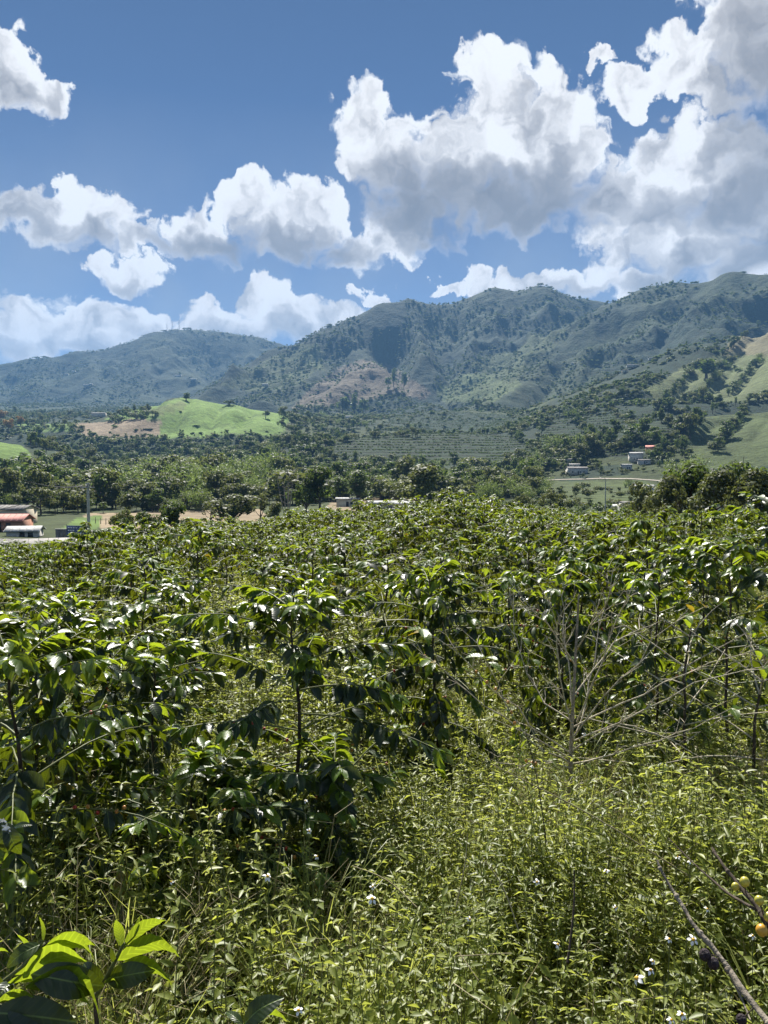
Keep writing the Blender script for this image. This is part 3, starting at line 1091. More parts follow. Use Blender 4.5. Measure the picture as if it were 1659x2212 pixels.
# the wooded belt along the valley and on the escarpment
MID_SHAPES = [shape('a0_round', *tree_meshes('round', 11, 650, .085)), shape('a1_round', *tree_meshes('round', 12, 650, .085, M_TREE2)),
              shape('a2_tall', *tree_meshes('tall', 13, 550, .065)), shape('a3_bush', tree_meshes('bush', 14, 450, .13, M_TREE2)[1]),
              shape('a4_bamboo', *bamboo_meshes(15, 24, 34, .075)), shape('a5_bamboo', *bamboo_meshes(16, 24, 34, .075)), shape('a6_bush', tree_meshes('bush', 17, 450, .13)[1])]


def fill(poly, y0, y1, n, probs, hlo, hhi, seed, keep=None):
    """Points on the land whose feet show inside a measured outline."""
    rng = np.random.default_rng(seed)
    out = []
    xs = [q[0] for q in poly]
    for tries in range(40):
        if len(out) >= n:
            break
        m_ = 4000
        y = np.exp(rng.uniform(math.log(y0), math.log(y1), m_))
        dx = rng.uniform(min(xs), max(xs), m_)
        x = (dx / SD - 384) / FPX * y
        z = land(x, y)
        pxx, pyy = to_px(x, y, z)
        ok = in_poly(pxx, pyy, poly)
        out += list(np.stack([x, y, z], 1)[ok])
    P_ = np.array(out[:n]).reshape(-1, 3)
    k = rng.choice(len(probs), len(P_), p=np.array(probs) / sum(probs))
    h = rng.uniform(hlo, hhi, len(P_))
    return P_, k, h


parts_ = [
    # poly, depth range, count, shape weights, heights
    fill([(60, 975), (200, 964), (600, 960), (740, 964), (700, 1012), (60, 1012)], 960, 1300, 1000, [.5, .15, .15, .1, 0, 0, .1], 8, 16, 1),
    fill([(40, 1016), (700, 1012), (700, 1040), (40, 1045)], 480, 1080, 620, [.35, .2, .1, .15, .06, .06, .08], 7, 13, 2),
    fill([(330, 1020), (600, 1005), (640, 1060), (330, 1070)], 380, 900, 240, [.0, .05, .0, .05, .5, .4, 0], 11, 17, 3),
    fill([(-40, 1035), (700, 1035), (700, 1090), (-40, 1105)], 240, 560, 520, [.28, .25, .07, .22, .07, .06, .05], 6, 12, 4),
    fill([(690, 1012), (1180, 1012), (1150, 1075), (690, 1085)], 280, 950, 620, [.25, .2, .08, .2, .12, .1, .05], 6, 12, 5),
    fill([(880, 1045), (1180, 1040), (1180, 1085), (900, 1085)], 260, 520, 70, [.0, .1, .0, .2, .35, .35, 0], 6, 11, 6),
    fill([(1180, 960), (1460, 950), (1480, 1012), (1190, 1012)], 665, 1000, 240, [.45, .15, .1, .15, .03, .02, .1], 6, 12, 7),
    fill([(600, 900), (760, 880), (800, 930), (720, 950), (600, 945)], 1150, 2000, 170, [.3, .2, .1, .2, .1, .1, 0], 8, 15, 8),
    fill([(0, 880), (230, 870), (240, 900), (0, 925)], 1300, 2600, 300, [.4, .2, .1, .2, 0, 0, .1], 7, 13, 9),
    fill([(200, 1135), (330, 1140), (330, 1180), (180, 1180)], 85, 150, 26, [0, .1, 0, .5, 0, 0, .4], 1.6, 3.2, 10),
    fill([(-60, 1150), (160, 1165), (160, 1190), (-60, 1190)], 84, 120, 20, [0, .0, 0, .6, 0, 0, .4], 1.4, 2.6, 12),
    fill([(330, 1108), (720, 1100), (900, 1095), (900, 1125), (330, 1150)], 90, 210, 46, [0, .1, 0, .6, 0, 0, .3], 1.5, 3.2, 13),
    fill([(900, 1090), (1180, 1085), (1420, 1090), (1420, 1115), (900, 1115)], 90, 330, 130, [.1, .1, 0, .5, .05, .05, .2], 2.2, 5.0, 14),
    fill([(30, 1108), (190, 1095), (560, 1090), (560, 1100), (190, 1110), (30, 1118)], 250, 420, 90, [.2, .3, 0, .3, .1, .1, 0], 4, 9, 15),
]

parts_.append(fill([(1150, 1000), (1440, 1000), (1440, 1030), (1150, 1036)], 632, 780, 110, [.35, .2, .1, .2, .05, .05, .05], 5, 9, 21))
parts_.append(fill([(1160, 1005), (1440, 1005), (1440, 1032), (1160, 1036)], 570, 660, 60, [.25, .25, .05, .4, 0, 0, .05], 2.5, 5.5, 25))
parts_.append(fill([(1400, 985), (1480, 960), (1500, 1012), (1400, 1020)], 600, 760, 40, [.4, .2, .1, .2, .05, .05, 0], 5, 10, 26))
parts_.append(fill([(1120, 1046), (1430, 1044), (1430, 1075), (1120, 1080)], 260, 520, 60, [.05, .2, 0, .5, .1, .1, .05], 2.5, 6, 22))

parts_.append(fill([(480, 955), (700, 950), (730, 1012), (480, 1012)], 760, 1130, 330, [.45, .2, .1, .12, .05, .03, .05], 7, 13, 23))
parts_.append(fill([(55, 950), (210, 945), (210, 1012), (80, 1012)], 700, 1130, 160, [.45, .2, .1, .12, 0, 0, .13], 6, 12, 24))


def hedge(line, n, probs, hlo, hhi, seed, y0=300):
    """Trees in an uneven line over the land through measured points."""
    rng = np.random.default_rng(seed)
    out = []
    seg = [math.dist(a, b) for a, b in zip(line[:-1], line[1:])]
    for i in range(n):
        k = rng.choice(len(seg), p=np.array(seg) / sum(seg))
        t = rng.random()
        dx = line[k][0] + t * (line[k + 1][0] - line[k][0]) + rng.normal() * 3
        dy = line[k][1] + t * (line[k + 1][1] - line[k][1]) + rng.normal() * 2.0
        h_ = hit(dx, dy, y0)
        out.append(tuple(h_))
    return np.array(out), rng.choice(len(probs), n, p=np.array(probs) / sum(probs)), rng.uniform(hlo, hhi, n)


HP = [.35, .2, .08, .17, .03, .02, .15]
for q_, ln in enumerate([
        [(700, 962), (800, 945), (900, 942)], [(1150, 985), (1185, 905), (1330, 890)], [(1480, 935), (1550, 885), (1659, 864)], [(1385, 848), (1300, 870), (1200, 885)],
        [(1010, 870), (1100, 890), (1180, 902)], [(640, 885), (720, 892), (800, 905)], [(1100, 938), (1150, 970), (1185, 1005)], [(860, 890), (960, 880), (1060, 882)],
        [(1240, 905), (1270, 940), (1300, 985)], [(1330, 895), (1380, 930), (1420, 975)], [(1400, 905), (1440, 915), (1490, 935)], [(1430, 872), (1500, 868), (1560, 872)],
        [(1560, 772), (1600, 735), (1640, 705)], [(1470, 800), (1540, 790), (1590, 800)], [(1420, 880), (1520, 905), (1480, 960)], [(240, 905), (280, 893), (320, 890)],
        [(1585, 772), (1540, 830), (1490, 868)], [(1650, 767), (1605, 822), (1570, 862)], [(1610, 885), (1590, 925), (1545, 980)], [(1500, 797), (1470, 837), (1440, 870)], [(345, 900), (300, 905), (240, 908)],
        [(600, 895), (625, 905), (650, 915)], [(20, 930), (90, 925), (170, 925)], [(700, 1000), (800, 1002), (900, 1006), (1000, 1010)], [(1000, 1008), (1100, 1012), (1190, 1014)],
        [(780, 935), (850, 928), (905, 926)], [(1080, 930), (1130, 925), (1190, 915)], [(1200, 850), (1290, 830), (1350, 800)], [(1290, 760), (1350, 740), (1400, 720)], [(690, 830), (720, 800), (745, 775)], [(640, 800), (660, 770), (680, 750)]]):
    parts_.append(hedge(ln, 34, HP, 6, 13, 300 + q_))
P_ = np.concatenate([q[0] for q in parts_])
K_ = np.concatenate([q[1] for q in parts_])
H_ = np.concatenate([q[2] for q in parts_])
n_ = len(P_)
H_ = H_ * np.exp(RNG.normal(size=n_) * .28)
wid = RNG.uniform(.85, 1.25, n_)
s3 = np.stack([H_ * wid, H_ * wid, H_ * np.where((K_ == 3) | (K_ == 6), .75, 1.0)], 1)
P_[:, 2] -= .15
scatter('valley_woods', MID_SHAPES, P_, RNG.uniform(0, 6.28, n_), s3, K_)

# planted bushes in contour rows on the foothills
gi, gj = np.where((rows > .4) & (GY > 500) & (GY < 1750))
ok_ = (gi < nR - 2) & (gj < nC - 2)
gi, gj = gi[ok_], gj[ok_]
ar = (RR[gi + 1] - RR[gi]) * RR[gi] * (CA[gj + 1] - CA[gj])
ch = RNG.choice(len(gi), 40000, p=ar / ar.sum())
rr_ = RR[gi[ch]] + (RR[gi[ch] + 1] - RR[gi[ch]]) * RNG.random(len(ch))
aa_ = CA[gj[ch]] + (CA[gj[ch] + 1] - CA[gj[ch]]) * RNG.random(len(ch))
X, Y = rr_ * np.sin(aa_), rr_ * np.cos(aa_)
Z = land(X, Y)
ph = (Z / 3.6 + 1.0 * fbm(X / 90, Y / 90, 2, 101)) % 1.0
kp = (ph < .30) & (fbm(X / 25, Y / 25, 2, 103) > .33)
X, Y, Z = X[kp], Y[kp], Z[kp]
nb = len(X)
ROWS = [shape('a0_bush', tree_meshes('bush', 61, 60, .34)[1]), shape('a1_bush', tree_meshes('bush', 62, 60, .34)[1])]
hb = RNG.uniform(1.1, 1.9, nb)
scatter('planted_rows', ROWS, np.stack([X, Y, Z - .1], 1), RNG.uniform(0, 6.28, nb), np.stack([hb * 1.25, hb * 1.25, hb], 1), RNG.integers(0, 2, nb))

# ------------------------------------------------------------------ trees that stand out one by one
TREE_LIB = {
    'round': [tree_meshes('round', 31, 1900, .055), tree_meshes('round', 32, 1900, .055)],
    'olive': [tree_meshes('round', 33, 1900, .055, M_TREE2), tree_meshes('round', 34, 1900, .055, M_TREE2)],
    'tall': [tree_meshes('tall', 35, 1700, .045), tree_meshes('tall', 36, 1700, .045)],
    'umbrella': [tree_meshes('umbrella', 37, 1500, .055, M_TREE2)],
    'sparse': [tree_meshes('sparse', 38, 800, .045, M_TREE2), tree_meshes('sparse', 39, 700, .045, M_TREE2)],
    'gold': [tree_meshes('round', 40, 700, .10, M_GOLD)],
    'small': [tree_meshes('round', 41, 420, .11), tree_meshes('round', 42, 420, .11), tree_meshes('tall', 43, 380, .085)],
    'bush': [tree_meshes('bush', 44, 700, .10), tree_meshes('bush', 45, 700, .10, M_TREE2)],
}
BAMBOO = [bamboo_meshes(51, 40, 90, .05), bamboo_meshes(52, 40, 90, .05)]
_tn = 0


def tree(dx, top, width, Y, kind, label, group=None, foot=None, cat='tree', rz=None):
    """Stands on the land at depth Y so that its top reaches the measured height."""
    global _tn
    _tn += 1
    x = (dx / SD - 384) / FPX * Y
    z = land1(x, Y)
    h = max(1.5, at(dx, top, Y).z - z) if foot is None else foot
    if kind == 'bamboo':
        tk, cr = BAMBOO[_tn % 2]
        nat, names = .8, ('culms', 'crown')
        nm = 'bamboo_clump'
    else:
        tk, cr = TREE_LIB[kind][_tn % len(TREE_LIB[kind])]
        nat, names = {'round': .50, 'olive': .50, 'tall': .30, 'umbrella': 1.05, 'sparse': .6, 'gold': .6, 'small': .5, 'bush': 1.1}[kind], ('trunk', 'crown')
        nm = 'bush' if kind == 'bush' else 'tree'
    o = link(nm, None)
    o.location = (x, Y, z)
    w = width / SD / FPX * Y / nat
    o.scale = (w, w, h)
    o.rotation_euler = (0, 0, _tn * 2.1 if rz is None else rz)
    tag(o, label, cat, group)
    p0, p1 = link(names[0], tk, o), link(names[1], cr, o)
    tag(p1, kind='stuff')
    if kind == 'bamboo':
        tag(p0, kind='stuff')
    return o


ORD = ('first second third fourth fifth sixth seventh eighth ninth tenth eleventh twelfth thirteenth fourteenth fifteenth sixteenth seventeenth eighteenth nineteenth twentieth '
       'twenty-first twenty-second twenty-third twenty-fourth twenty-fifth twenty-sixth twenty-seventh twenty-eighth twenty-ninth thirtieth thirty-first thirty-second thirty-third thirty-fourth').split()


def settle_labels(roots):
    """Things that would share a label get their order from the left added."""
    by = {}
    for r_ in roots:
        by.setdefault(r_['label'], []).append(r_)
    for lb, rs in by.items():
        if len(rs) > 1:
            rs.sort(key=lambda r_: r_.location.x / max(r_.location.y, .1))
            for i, r_ in enumerate(rs):
                r_['label'] = f'{lb}, {ORD[i]} such from left'


VT = 'trees on the valley floor'
tree(903, 992, 90, 230, 'olive', 'lone big round-crowned tree beside the white-roofed sheds', VT)
tree(692, 1003, 66, 215, 'round', 'tall dark tree with heavy crown beside the pale bare tree', VT)
tree(662, 1028, 50, 225, 'round', 'shorter dark tree between the pale bare tree and the tall dark one', VT)
tree(505, 1060, 76, 175, 'olive', 'dark bushy tree at the right end of the brown field', VT)
tree(455, 1078, 42, 185, 'sparse', 'small thin-leaved tree on the brown field', VT)
tree(563, 1066, 46, 190, 'sparse', 'slim see-through tree left of the pale bare tree', VT)
tree(590, 1078, 36, 180, 'olive', 'low tree at the foot of the pale bare tree', VT)
tree(378, 1080, 62, 118, 'round', 'dark tree with two bare-sided trunks in front of the brown field', VT)
tree(265, 1092, 74, 104, 'umbrella', 'flat-topped tree right of the utility pole', VT)
tree(312, 1102, 48, 108, 'round', 'small dark tree beside the flat-topped one', VT)
tree(268, 1116, 30, 100, 'tall', 'narrow vine-covered tree under the flat-topped crown', VT)
tree(772, 1014, 44, 300, 'tall', 'slender grey-green column tree between the bare tree and the big round one', VT)
tree(733, 1030, 34, 320, 'tall', 'slender tree left of the grey-green column tree', VT)
tree(860, 1035, 50, 290, 'olive', 'pale green tree just left of the lone big round tree', VT)
tree(955, 1050, 50, 260, 'bush', 'rounded bush right of the lone big round tree', VT, cat='bush')
tree(1190, 1052, 60, 190, 'umbrella', 'flat spreading tree above the middle of the coffee', VT)
tree(1130, 1062, 50, 210, 'umbrella', 'lower flat spreading tree left of the other one', VT)
for i, (dx, tp, w, Y, kd, lb) in enumerate([
        (1395, 1028, 60, 92, 'olive', 'leftmost tree of the shade tree group behind the coffee at right'),
        (1440, 1012, 70, 84, 'olive', 'second tree from the left in the shade tree group, thin trunks'),
        (1492, 994, 92, 88, 'round', 'dark tree third from the left in the shade tree group'),
        (1545, 1000, 90, 80, 'olive', 'broad tree in the middle of the shade tree group'),
        (1598, 992, 96, 86, 'round', 'dark broad tree second from the right edge in the shade group'),
        (1655, 1000, 90, 80, 'olive', 'shade tree cut off by the right edge'),
        (1465, 1050, 46, 78, 'sparse', 'thin small tree in front of the shade tree group'),
        (1570, 1060, 60, 74, 'bush', 'dark bush filling the gap under the shade trees')]):
    tree(dx, tp, w, Y, kd, lb, 'shade trees behind the coffee', cat='bush' if kd == 'bush' else 'tree')
tree(1478, 968, 95, 340, 'bamboo', 'feathery yellow-green bamboo clump above the shade trees', cat='bamboo')
tree(1020, 1036, 70, 430, 'bamboo', 'feathery bamboo clump at the foot of the coffee rows', cat='bamboo')
tree(1075, 1040, 50, 450, 'bamboo', 'small bamboo clump right of the other one below the coffee rows', cat='bamboo')
GH = 'trees on the bright green hill'
for dx, tp, w, Y, lb in [(405, 848, 24, 1412, 'round dark tree on the top of the bright green hill'), (497, 864, 20, 1392, 'round tree on the right shoulder of the bright green hill'),
                         (314, 876, 24, 1430, 'big dark tree on the left shoulder of the bright green hill'), (392, 893, 9, 1310, 'small tree half way down the bright green hill'),
                         (426, 924, 12, 1225, 'lone small tree low on the front of the bright green hill'), (345, 897, 10, 1350, 'small tree at the upper edge of the brown field on the hill'),
                         (178, 918, 24, 1290, 'round tree standing in the tan field'), (237, 908, 10, 1330, 'small tree in the upper tan field'), (317, 938, 20, 1222, 'dark tree at the lower tip of the tan field'),
                         (300, 886, 12, 1440, 'small tree left of the big one on the left shoulder'), (85, 915, 22, 1200, 'dark tree by the far-left meadow'),
                         (575, 885, 14, 1330, 'tree on the right flank of the bright green hill'), (540, 905, 12, 1280, 'dark bushy tree in the hollow right of the green hill')]:
    tree(dx, tp, w, Y, 'small', lb, GH)
for i, dx in enumerate([912, 927, 940, 953, 967, 980, 993, 1004, 1018, 1030, 1041, 1052, 1064, 1075]):
    tree(dx, 925 + (i * 7 % 5) * 2 - 5 * (i in (8, 11)), 12 + i * 5 % 4, 1035 + (i * 3 % 4) * 4, 'small', f'{ORD[i]} tree from the left in the row along the coffee crest', 'tree row above the coffee')
for i, (dx, tp, w, Y, lb) in enumerate([(850, 795, 16, 2450, 'tall dark tree on the bare brown spur'), (838, 812, 10, 2420, 'small tree lower on the bare brown spur'), (740, 852, 26, 2160, 'big round tree at the foot of the brown spur'),
                                        (765, 848, 22, 2180, 'second big tree at the foot of the brown spur'), (785, 858, 16, 2120, 'bushy tree right of the big ones below the brown spur'), (872, 800, 12, 2480, 'tree on the right side of the brown spur'),
                                        (1520, 775, 60, 1230, 'dark round grove tree on the right-hand pasture ridge')]):
    tree(dx, tp, w, Y, 'small', lb, 'trees around the brown spur' if i < 6 else None)
for dx, tp, Y in [(8, 885, 1650), (22, 903, 1400), (48, 898, 1500)]:
    tree(dx, tp, 20, Y, 'gold', {8: 'upper left', 22: 'lower', 48: 'right-hand'}[dx] + ' golden-flowering tree at the far left of the valley', 'golden trees')
SK = 'trees on the skyline'
for dx, tp, Y, lb in [(85, 765, 4705, 'skyline tree far left on the long mountain'), (100, 764, 4705, 'twin skyline tree far left on the long mountain'), (205, 748, 4800, 'skyline tree left of the radio masts'),
                      (225, 750, 4810, 'second skyline tree left of the radio masts'), (358, 704, 4910, 'tree left beside the radio masts'), (402, 704, 4950, 'tree right beside the radio masts'), (411, 704, 4955, 'outer tree right beside the radio masts'),
                      (648, 733, 3300, 'tree in the saddle before the central mountain'), (657, 730, 3300, 'second tree in the saddle before the central mountain'), (668, 727, 3305, 'third tree in the saddle before the central mountain'),
                      (712, 698, 3345, 'skyline tree on the left flank of the central mountain'), (1246, 631, 3450, 'lone umbrella-shaped tree on the central crest'), (1162, 610, 3455, 'tree on the top of the central crest'),
                      (1180, 612, 3455, 'tree right of the top of the central crest'), (1440, 605, 2770, 'lone tree on the right mountain crest'), (1490, 602, 2710, 'second lone tree on the right mountain crest'), (1592, 580, 2600, 'tree on the highest point of the right mountain')]:
    tree(dx, tp, 11 if Y > 3000 else 14, Y, 'small', lb, SK, foot=14 if Y > 3000 else 11)


def bare_tree():
    rng = np.random.default_rng(8)
    Y = 205.0
    dx = 620
    x = (dx / SD - 384) / FPX * Y
    z = land1(x, Y)
    o = link('bare_tree', None)
    o.location = (x, Y, z)
    tag(o, 'pale bare tree with many upright trunks left of the tall dark tree', 'tree')
    H = at(dx, 1018, Y).z - z
    for i in range(9):
        a = i * .7
        e = Vector((math.cos(a) * rng.uniform(.5, 2.8), math.sin(a) * rng.uniform(.3, 1.5), H * rng.uniform(.75, 1.0)))
        b = Vector((math.cos(a) * .35, math.sin(a) * .3, -.2))
        mb = MB().tube([b, b.lerp(e, .35) + Vector((rng.normal() * .15, 0, 0)), b.lerp(e, .7), e], [.13, .11, .07, .02], 6)
        for q in range(7):
            t = rng.uniform(.45, 1)
            p = b.lerp(e, t)
            d = Vector((rng.normal(), rng.normal(), abs(rng.normal()) + .4)).normalized() * rng.uniform(.6, 1.6)
            mb.tube([p, p + d * .5 + Vector((0, 0, .05)), p + d], [.04, .025, .008], 4, cap=False)
        link('trunk', mb.mesh('trunk', [M_PALETRUNK], True), o)
    cr = MB()
    P_, N, k = lobe_points(rng, [((rng.normal() * 1.5, rng.normal(), H * rng.uniform(.65, 1)), (.7, .7, .5)) for i in range(9)], 260)
    leaf_quads(cr, P_, N, .3, .5, 0, rng)
    tag(link('sparse_leaves', cr.mesh('leaves', [M_TREE2]), o), kind='stuff')


bare_tree()

# ------------------------------------------------------------------ buildings
M_WALL = plain_mat('whitewashed_wall', (.38, .36, .32), (.55, .53, .47), .9, 1.2, .2)
M_CREAM = plain_mat('cream_wall', (.45, .40, .30), (.58, .52, .40), .9, 1.2, .2)
M_BRICKW = plain_mat('brick_coloured_wall', (.26, .13, .09), (.36, .19, .13), .9, 2.0, .2)
M_TIN = plain_mat('pale_tin_roof', (.26, .265, .265), (.46, .455, .44), .85, .9, .25)
M_GREYTIN = plain_mat('grey_tin_roof', (.11, .105, .10), (.21, .20, .19), .9, .9, .2)
M_DARKTIN = plain_mat('dark_weathered_roof', (.10, .095, .09), (.20, .185, .17), .7, .9, .4)
M_RED = plain_mat('faded_red_roof', (.34, .13, .10), (.52, .22, .18), .8, .9, .3)
M_DARK = plain_mat('dark_opening', (.015, .015, .017), (.03, .03, .032), .4, 3.0, .4)
M_CONC = plain_mat('concrete', (.33, .32, .29), (.47, .45, .41), .9, 1.5, .3, .2)
M_ROAD = plain_mat('pale_dirt_road', (.26, .235, .19), (.40, .36, .30), .95, .4, .2)
M_POST = plain_mat('weathered_wood', (.12, .10, .08), (.25, .21, .17), .9, 3.0, .2)
M_METAL = plain_mat('galvanised_metal', (.30, .31, .32), (.45, .46, .47), .45, 2.0, .5, 0, .4)
M_WIRE = plain_mat('black_cable', (.012, .012, .013), (.025, .025, .027), .5, 3.0, .4)


def house(dx, dy, Y, w, d, h, roof, wall, label, rot=0.0, pitch=.28, windows=2, group=None, name='house', zoff=0.0):
    """Walls, door, windows and a gable roof of two slopes with overhangs."""
    x = (dx / SD - 384) / FPX * Y
    z = land1(x, Y) + zoff
    o = link(name, None)
    o.location = (x, Y, z)
    o.rotation_euler = (0, 0, rot)
    tag(o, label, 'house' if name == 'house' else 'shed', group)
    mb = MB().box((-w / 2, -d / 2, -1.5), (w / 2, d / 2, h))
    rh = d / 2 * pitch
    for sx in (-1, 1):
        q = sx * w / 2
        mb.add([(q, -d / 2, h), (q, d / 2, h), (q, 0, h + rh)], [(0, 1, 2)] if sx > 0 else [(0, 2, 1)])
    link('wall', mb.mesh('wall', [wall]), o)
    ov = .5
    for sy in (-1, 1):
        ye, ze = sy * (d / 2 + ov), h - ov * pitch
        V = [(-w / 2 - ov, 0, h + rh + .04), (w / 2 + ov, 0, h + rh + .04), (w / 2 + ov, ye, ze + .04), (-w / 2 - ov, ye, ze + .04)]
        V += [(a, b, c + .12) for a, b, c in V]
        F = [(0, 1, 2, 3), (7, 6, 5, 4), (0, 4, 5, 1), (1, 5, 6, 2), (2, 6, 7, 3), (3, 7, 4, 0)]
        F = F if sy > 0 else [f[::-1] for f in F]
        mm = MB().add(V, F)
        nr = int(w / 1.1)
        for i in range(nr + 1):                                      # raised seams of the sheets
            xx = -w / 2 - ov + .06 + i * (w + 2 * ov - .12) / max(1, nr)
            mm.tube([(xx, sy * .1, h + rh + .17 - .1 * pitch), (xx, ye, ze + .17)], [.05, .05], 4)
        link('roof', mm.mesh('roof', [roof]), o)
    link('door', MB().box((-.5, -d / 2 - .05, 0), (.5, -d / 2 + .02, min(2.0, h - .2))).mesh('door', [M_DARK]), o)
    for i in range(windows):
        xx = -w / 2 + w * (i + .7) / (windows + .4)
        if abs(xx) < 1.0:
            xx += 1.6
        if abs(xx) > w / 2 - .6:
            continue
        wn = link('window', MB().box((xx - .5, -d / 2 - .04, .9), (xx + .5, -d / 2 + .02, min(1.9, h - .3))).mesh('window', [M_DARK]), o)
        link('sill', MB().box((xx - .6, -d / 2 - .12, .8), (xx + .6, -d / 2 + .02, .895)).mesh('sill', [wall]), wn)
    return o


RV = 'houses along the valley road'
house(1245, 1022, 600, 15, 9, 4.2, M_GREYTIN, M_WALL, 'long house with pale grey roof beside the valley road', .05, .25, 3, RV)
house(1190, 997, 660, 6, 5, 3, M_TIN, M_CREAM, 'leftmost small white-roofed house on the slope above the road', .1, .2, 1, RV, zoff=3)
house(1212, 999, 650, 7, 5, 3, M_TIN, M_BRICKW, 'small white-roofed house next to the leftmost one above the road', 0, .2, 1, RV, zoff=2)
house(1228, 1003, 640, 4.5, 5, 6, M_GREYTIN, M_WALL, 'narrow two-storey pale house above the long house', 0, .2, 1, RV)
house(1240, 1009, 628, 8, 5, 3, M_TIN, M_CREAM, 'white-roofed house just above the long grey roof', -.1, .2, 1, RV)
house(1372, 1014, 620, 10, 8, 6, M_TIN, M_WALL, 'two-storey house with white roof left of the red-roofed one', -.05, .2, 2, RV)
house(1407, 1008, 640, 10, 8, 4.5, M_RED, M_BRICKW, 'red-roofed house at the right end of the valley road', -.3, .35, 2, RV)
house(1352, 1026, 590, 7, 6, 3.8, M_TIN, M_CONC, 'boxy white-topped house close to the road bend', 0, .12, 1, RV)
house(1390, 1024, 605, 9, 5, 3, M_GREYTIN, M_CONC, 'low grey-roofed house below the red-roofed one', -.1, .2, 1, RV)
house(1388, 1046, 470, 12, 7, 3, M_TIN, M_WALL, 'white-roofed shed alone in the green field below the road', -.1, .2, 1, None, 'shed')
house(1330, 1078, 285, 8, 6, 2.2, M_TIN, M_WALL, 'white tin-roofed shed partly hidden behind the far coffee edge', .1, .2, 1, None, 'shed', zoff=-1.2)
house(1358, 1080, 275, 6, 5, 2.6, M_GREYTIN, M_CONC, 'smaller grey tin shed right of the partly hidden white one', .2, .2, 1, None, 'shed')
house(1350, 969, 900, 7, 5, 3, M_TIN, M_WALL, 'single white house at the top of the yellowish slope strip', 0, .2, 1)
FS = 'farmhouses on the right-hand slopes'
house(1362, 866, 1500, 22, 9, 4, M_TIN, M_WALL, 'long white farmhouse on the spur above the coffee', 0, .2, 3, FS, zoff=2)
house(1345, 870, 1480, 9, 7, 4, M_GREYTIN, M_CREAM, 'grey farm building left of the long white farmhouse', 0, .2, 1, FS, zoff=2)
house(1402, 864, 1500, 10, 8, 4, M_TIN, M_WALL, 'white farmhouse right of the long one on the spur', 0, .2, 1, FS, zoff=2)
house(1509, 862, 1100, 7, 5, 3, M_TIN, M_WALL, 'tiny white hut on the right-hand pasture', 0, .2, 1, FS, zoff=1)
house(1237, 798, 2250, 18, 9, 4, M_TIN, M_WALL, 'white farmhouse high on the right mountain foot', 0, .2, 1, FS, zoff=3)
house(1213, 863, 1850, 26, 9, 4, M_TIN, M_WALL, 'long white building at the foot of the mountains', 0, .2, 2, FS, zoff=3)
house(755, 909, 1650, 16, 9, 4, M_TIN, M_WALL, 'white house in the trees right of the green hill', 0, .2, 1, None, zoff=4)
house(791, 925, 1250, 15, 9, 4, M_TIN, M_WALL, 'white house at the left end of the coffee crest', 0, .2, 2, None, zoff=3)
house(217, 902, 1480, 26, 10, 6, M_TIN, M_WALL, 'white farm on the line of trees above the tan fields', 0, .2, 3, None, zoff=3)
house(124, 966, 960, 13, 12, 3.5, M_TIN, M_WALL, 'white-roofed barn among the trees left of the dark slope', .5, .5, 1, None, 'shed', zoff=8)
ML = 'hamlet on the left mountain'
for i, (dx, dy, Y, w) in enumerate([(192, 833, 3900, 30), (201, 832, 3900, 16), (388, 815, 4100, 36), (421, 820, 4000, 30), (150, 803, 4300, 20), (165, 800, 4300, 18), (575, 820, 2800, 20)]):
    house(dx, dy, Y, w, 14, 6, M_TIN, M_WALL, ['wide white house of the hamlet low on the left mountain', 'small white house beside the wide one low on the left mountain', 'white house in the hollow below the radio masts', 'white house right of the other in the hollow below the masts',
          'white house high on the left mountain', 'second white house high on the left mountain', 'lone white house at the foot of the saddle'][i], 0, .2, 1, ML, zoff=6)
house(751, 1084, 300, 8.5, 5, 3, M_TIN, M_CREAM, 'white box-like shed left of the lone big round tree', 0, .15, 1, None, 'shed')
house(838, 1080, 270, 14, 7, 3, M_TIN, M_CONC, 'long white-roofed shed left of the lone big round tree', .25, .2, 2, None, 'shed')
house(885, 1080, 262, 9, 6, 3, M_TIN, M_WALL, 'white shed under the lone big round tree', -.1, .2, 1, None, 'shed')
# the yard at the far left
LY = 'buildings at the left yard'
house(10, 1112, 175, 9.5, 8, 2.4, M_RED, M_BRICKW, 'faded red-roofed house at the left edge', .12, .3, 2, LY)
house(30, 1100, 200, 9, 6, 3.6, M_GREYTIN, M_CREAM, 'grey-roofed house behind the red-roofed one', -.2, .3, 1, LY)
house(52, 1124, 160, 6, 5, 2.2, M_TIN, M_CONC, 'small pale-roofed house right of the red-roofed one', .2, .3, 1, LY, zoff=-1.0)
house(86, 1146, 128, 19, 9, 2.4, M_GREYTIN, M_CONC, 'long shed with pale grey low roof in the left yard', -.06, .12, 3, LY, 'shed', zoff=-1.3)
house(55, 1160, 112, 9, 7, 2.2, M_TIN, M_CREAM, 'pale tin-roofed shed in front of the long grey shed', .1, .18, 1, LY, 'shed', zoff=-1.3)
house(92, 1168, 108, 8, 6, 2.0, M_DARKTIN, M_CONC, 'dark-roofed shed at the lower end of the left yard', .35, .3, 1, LY, 'shed')


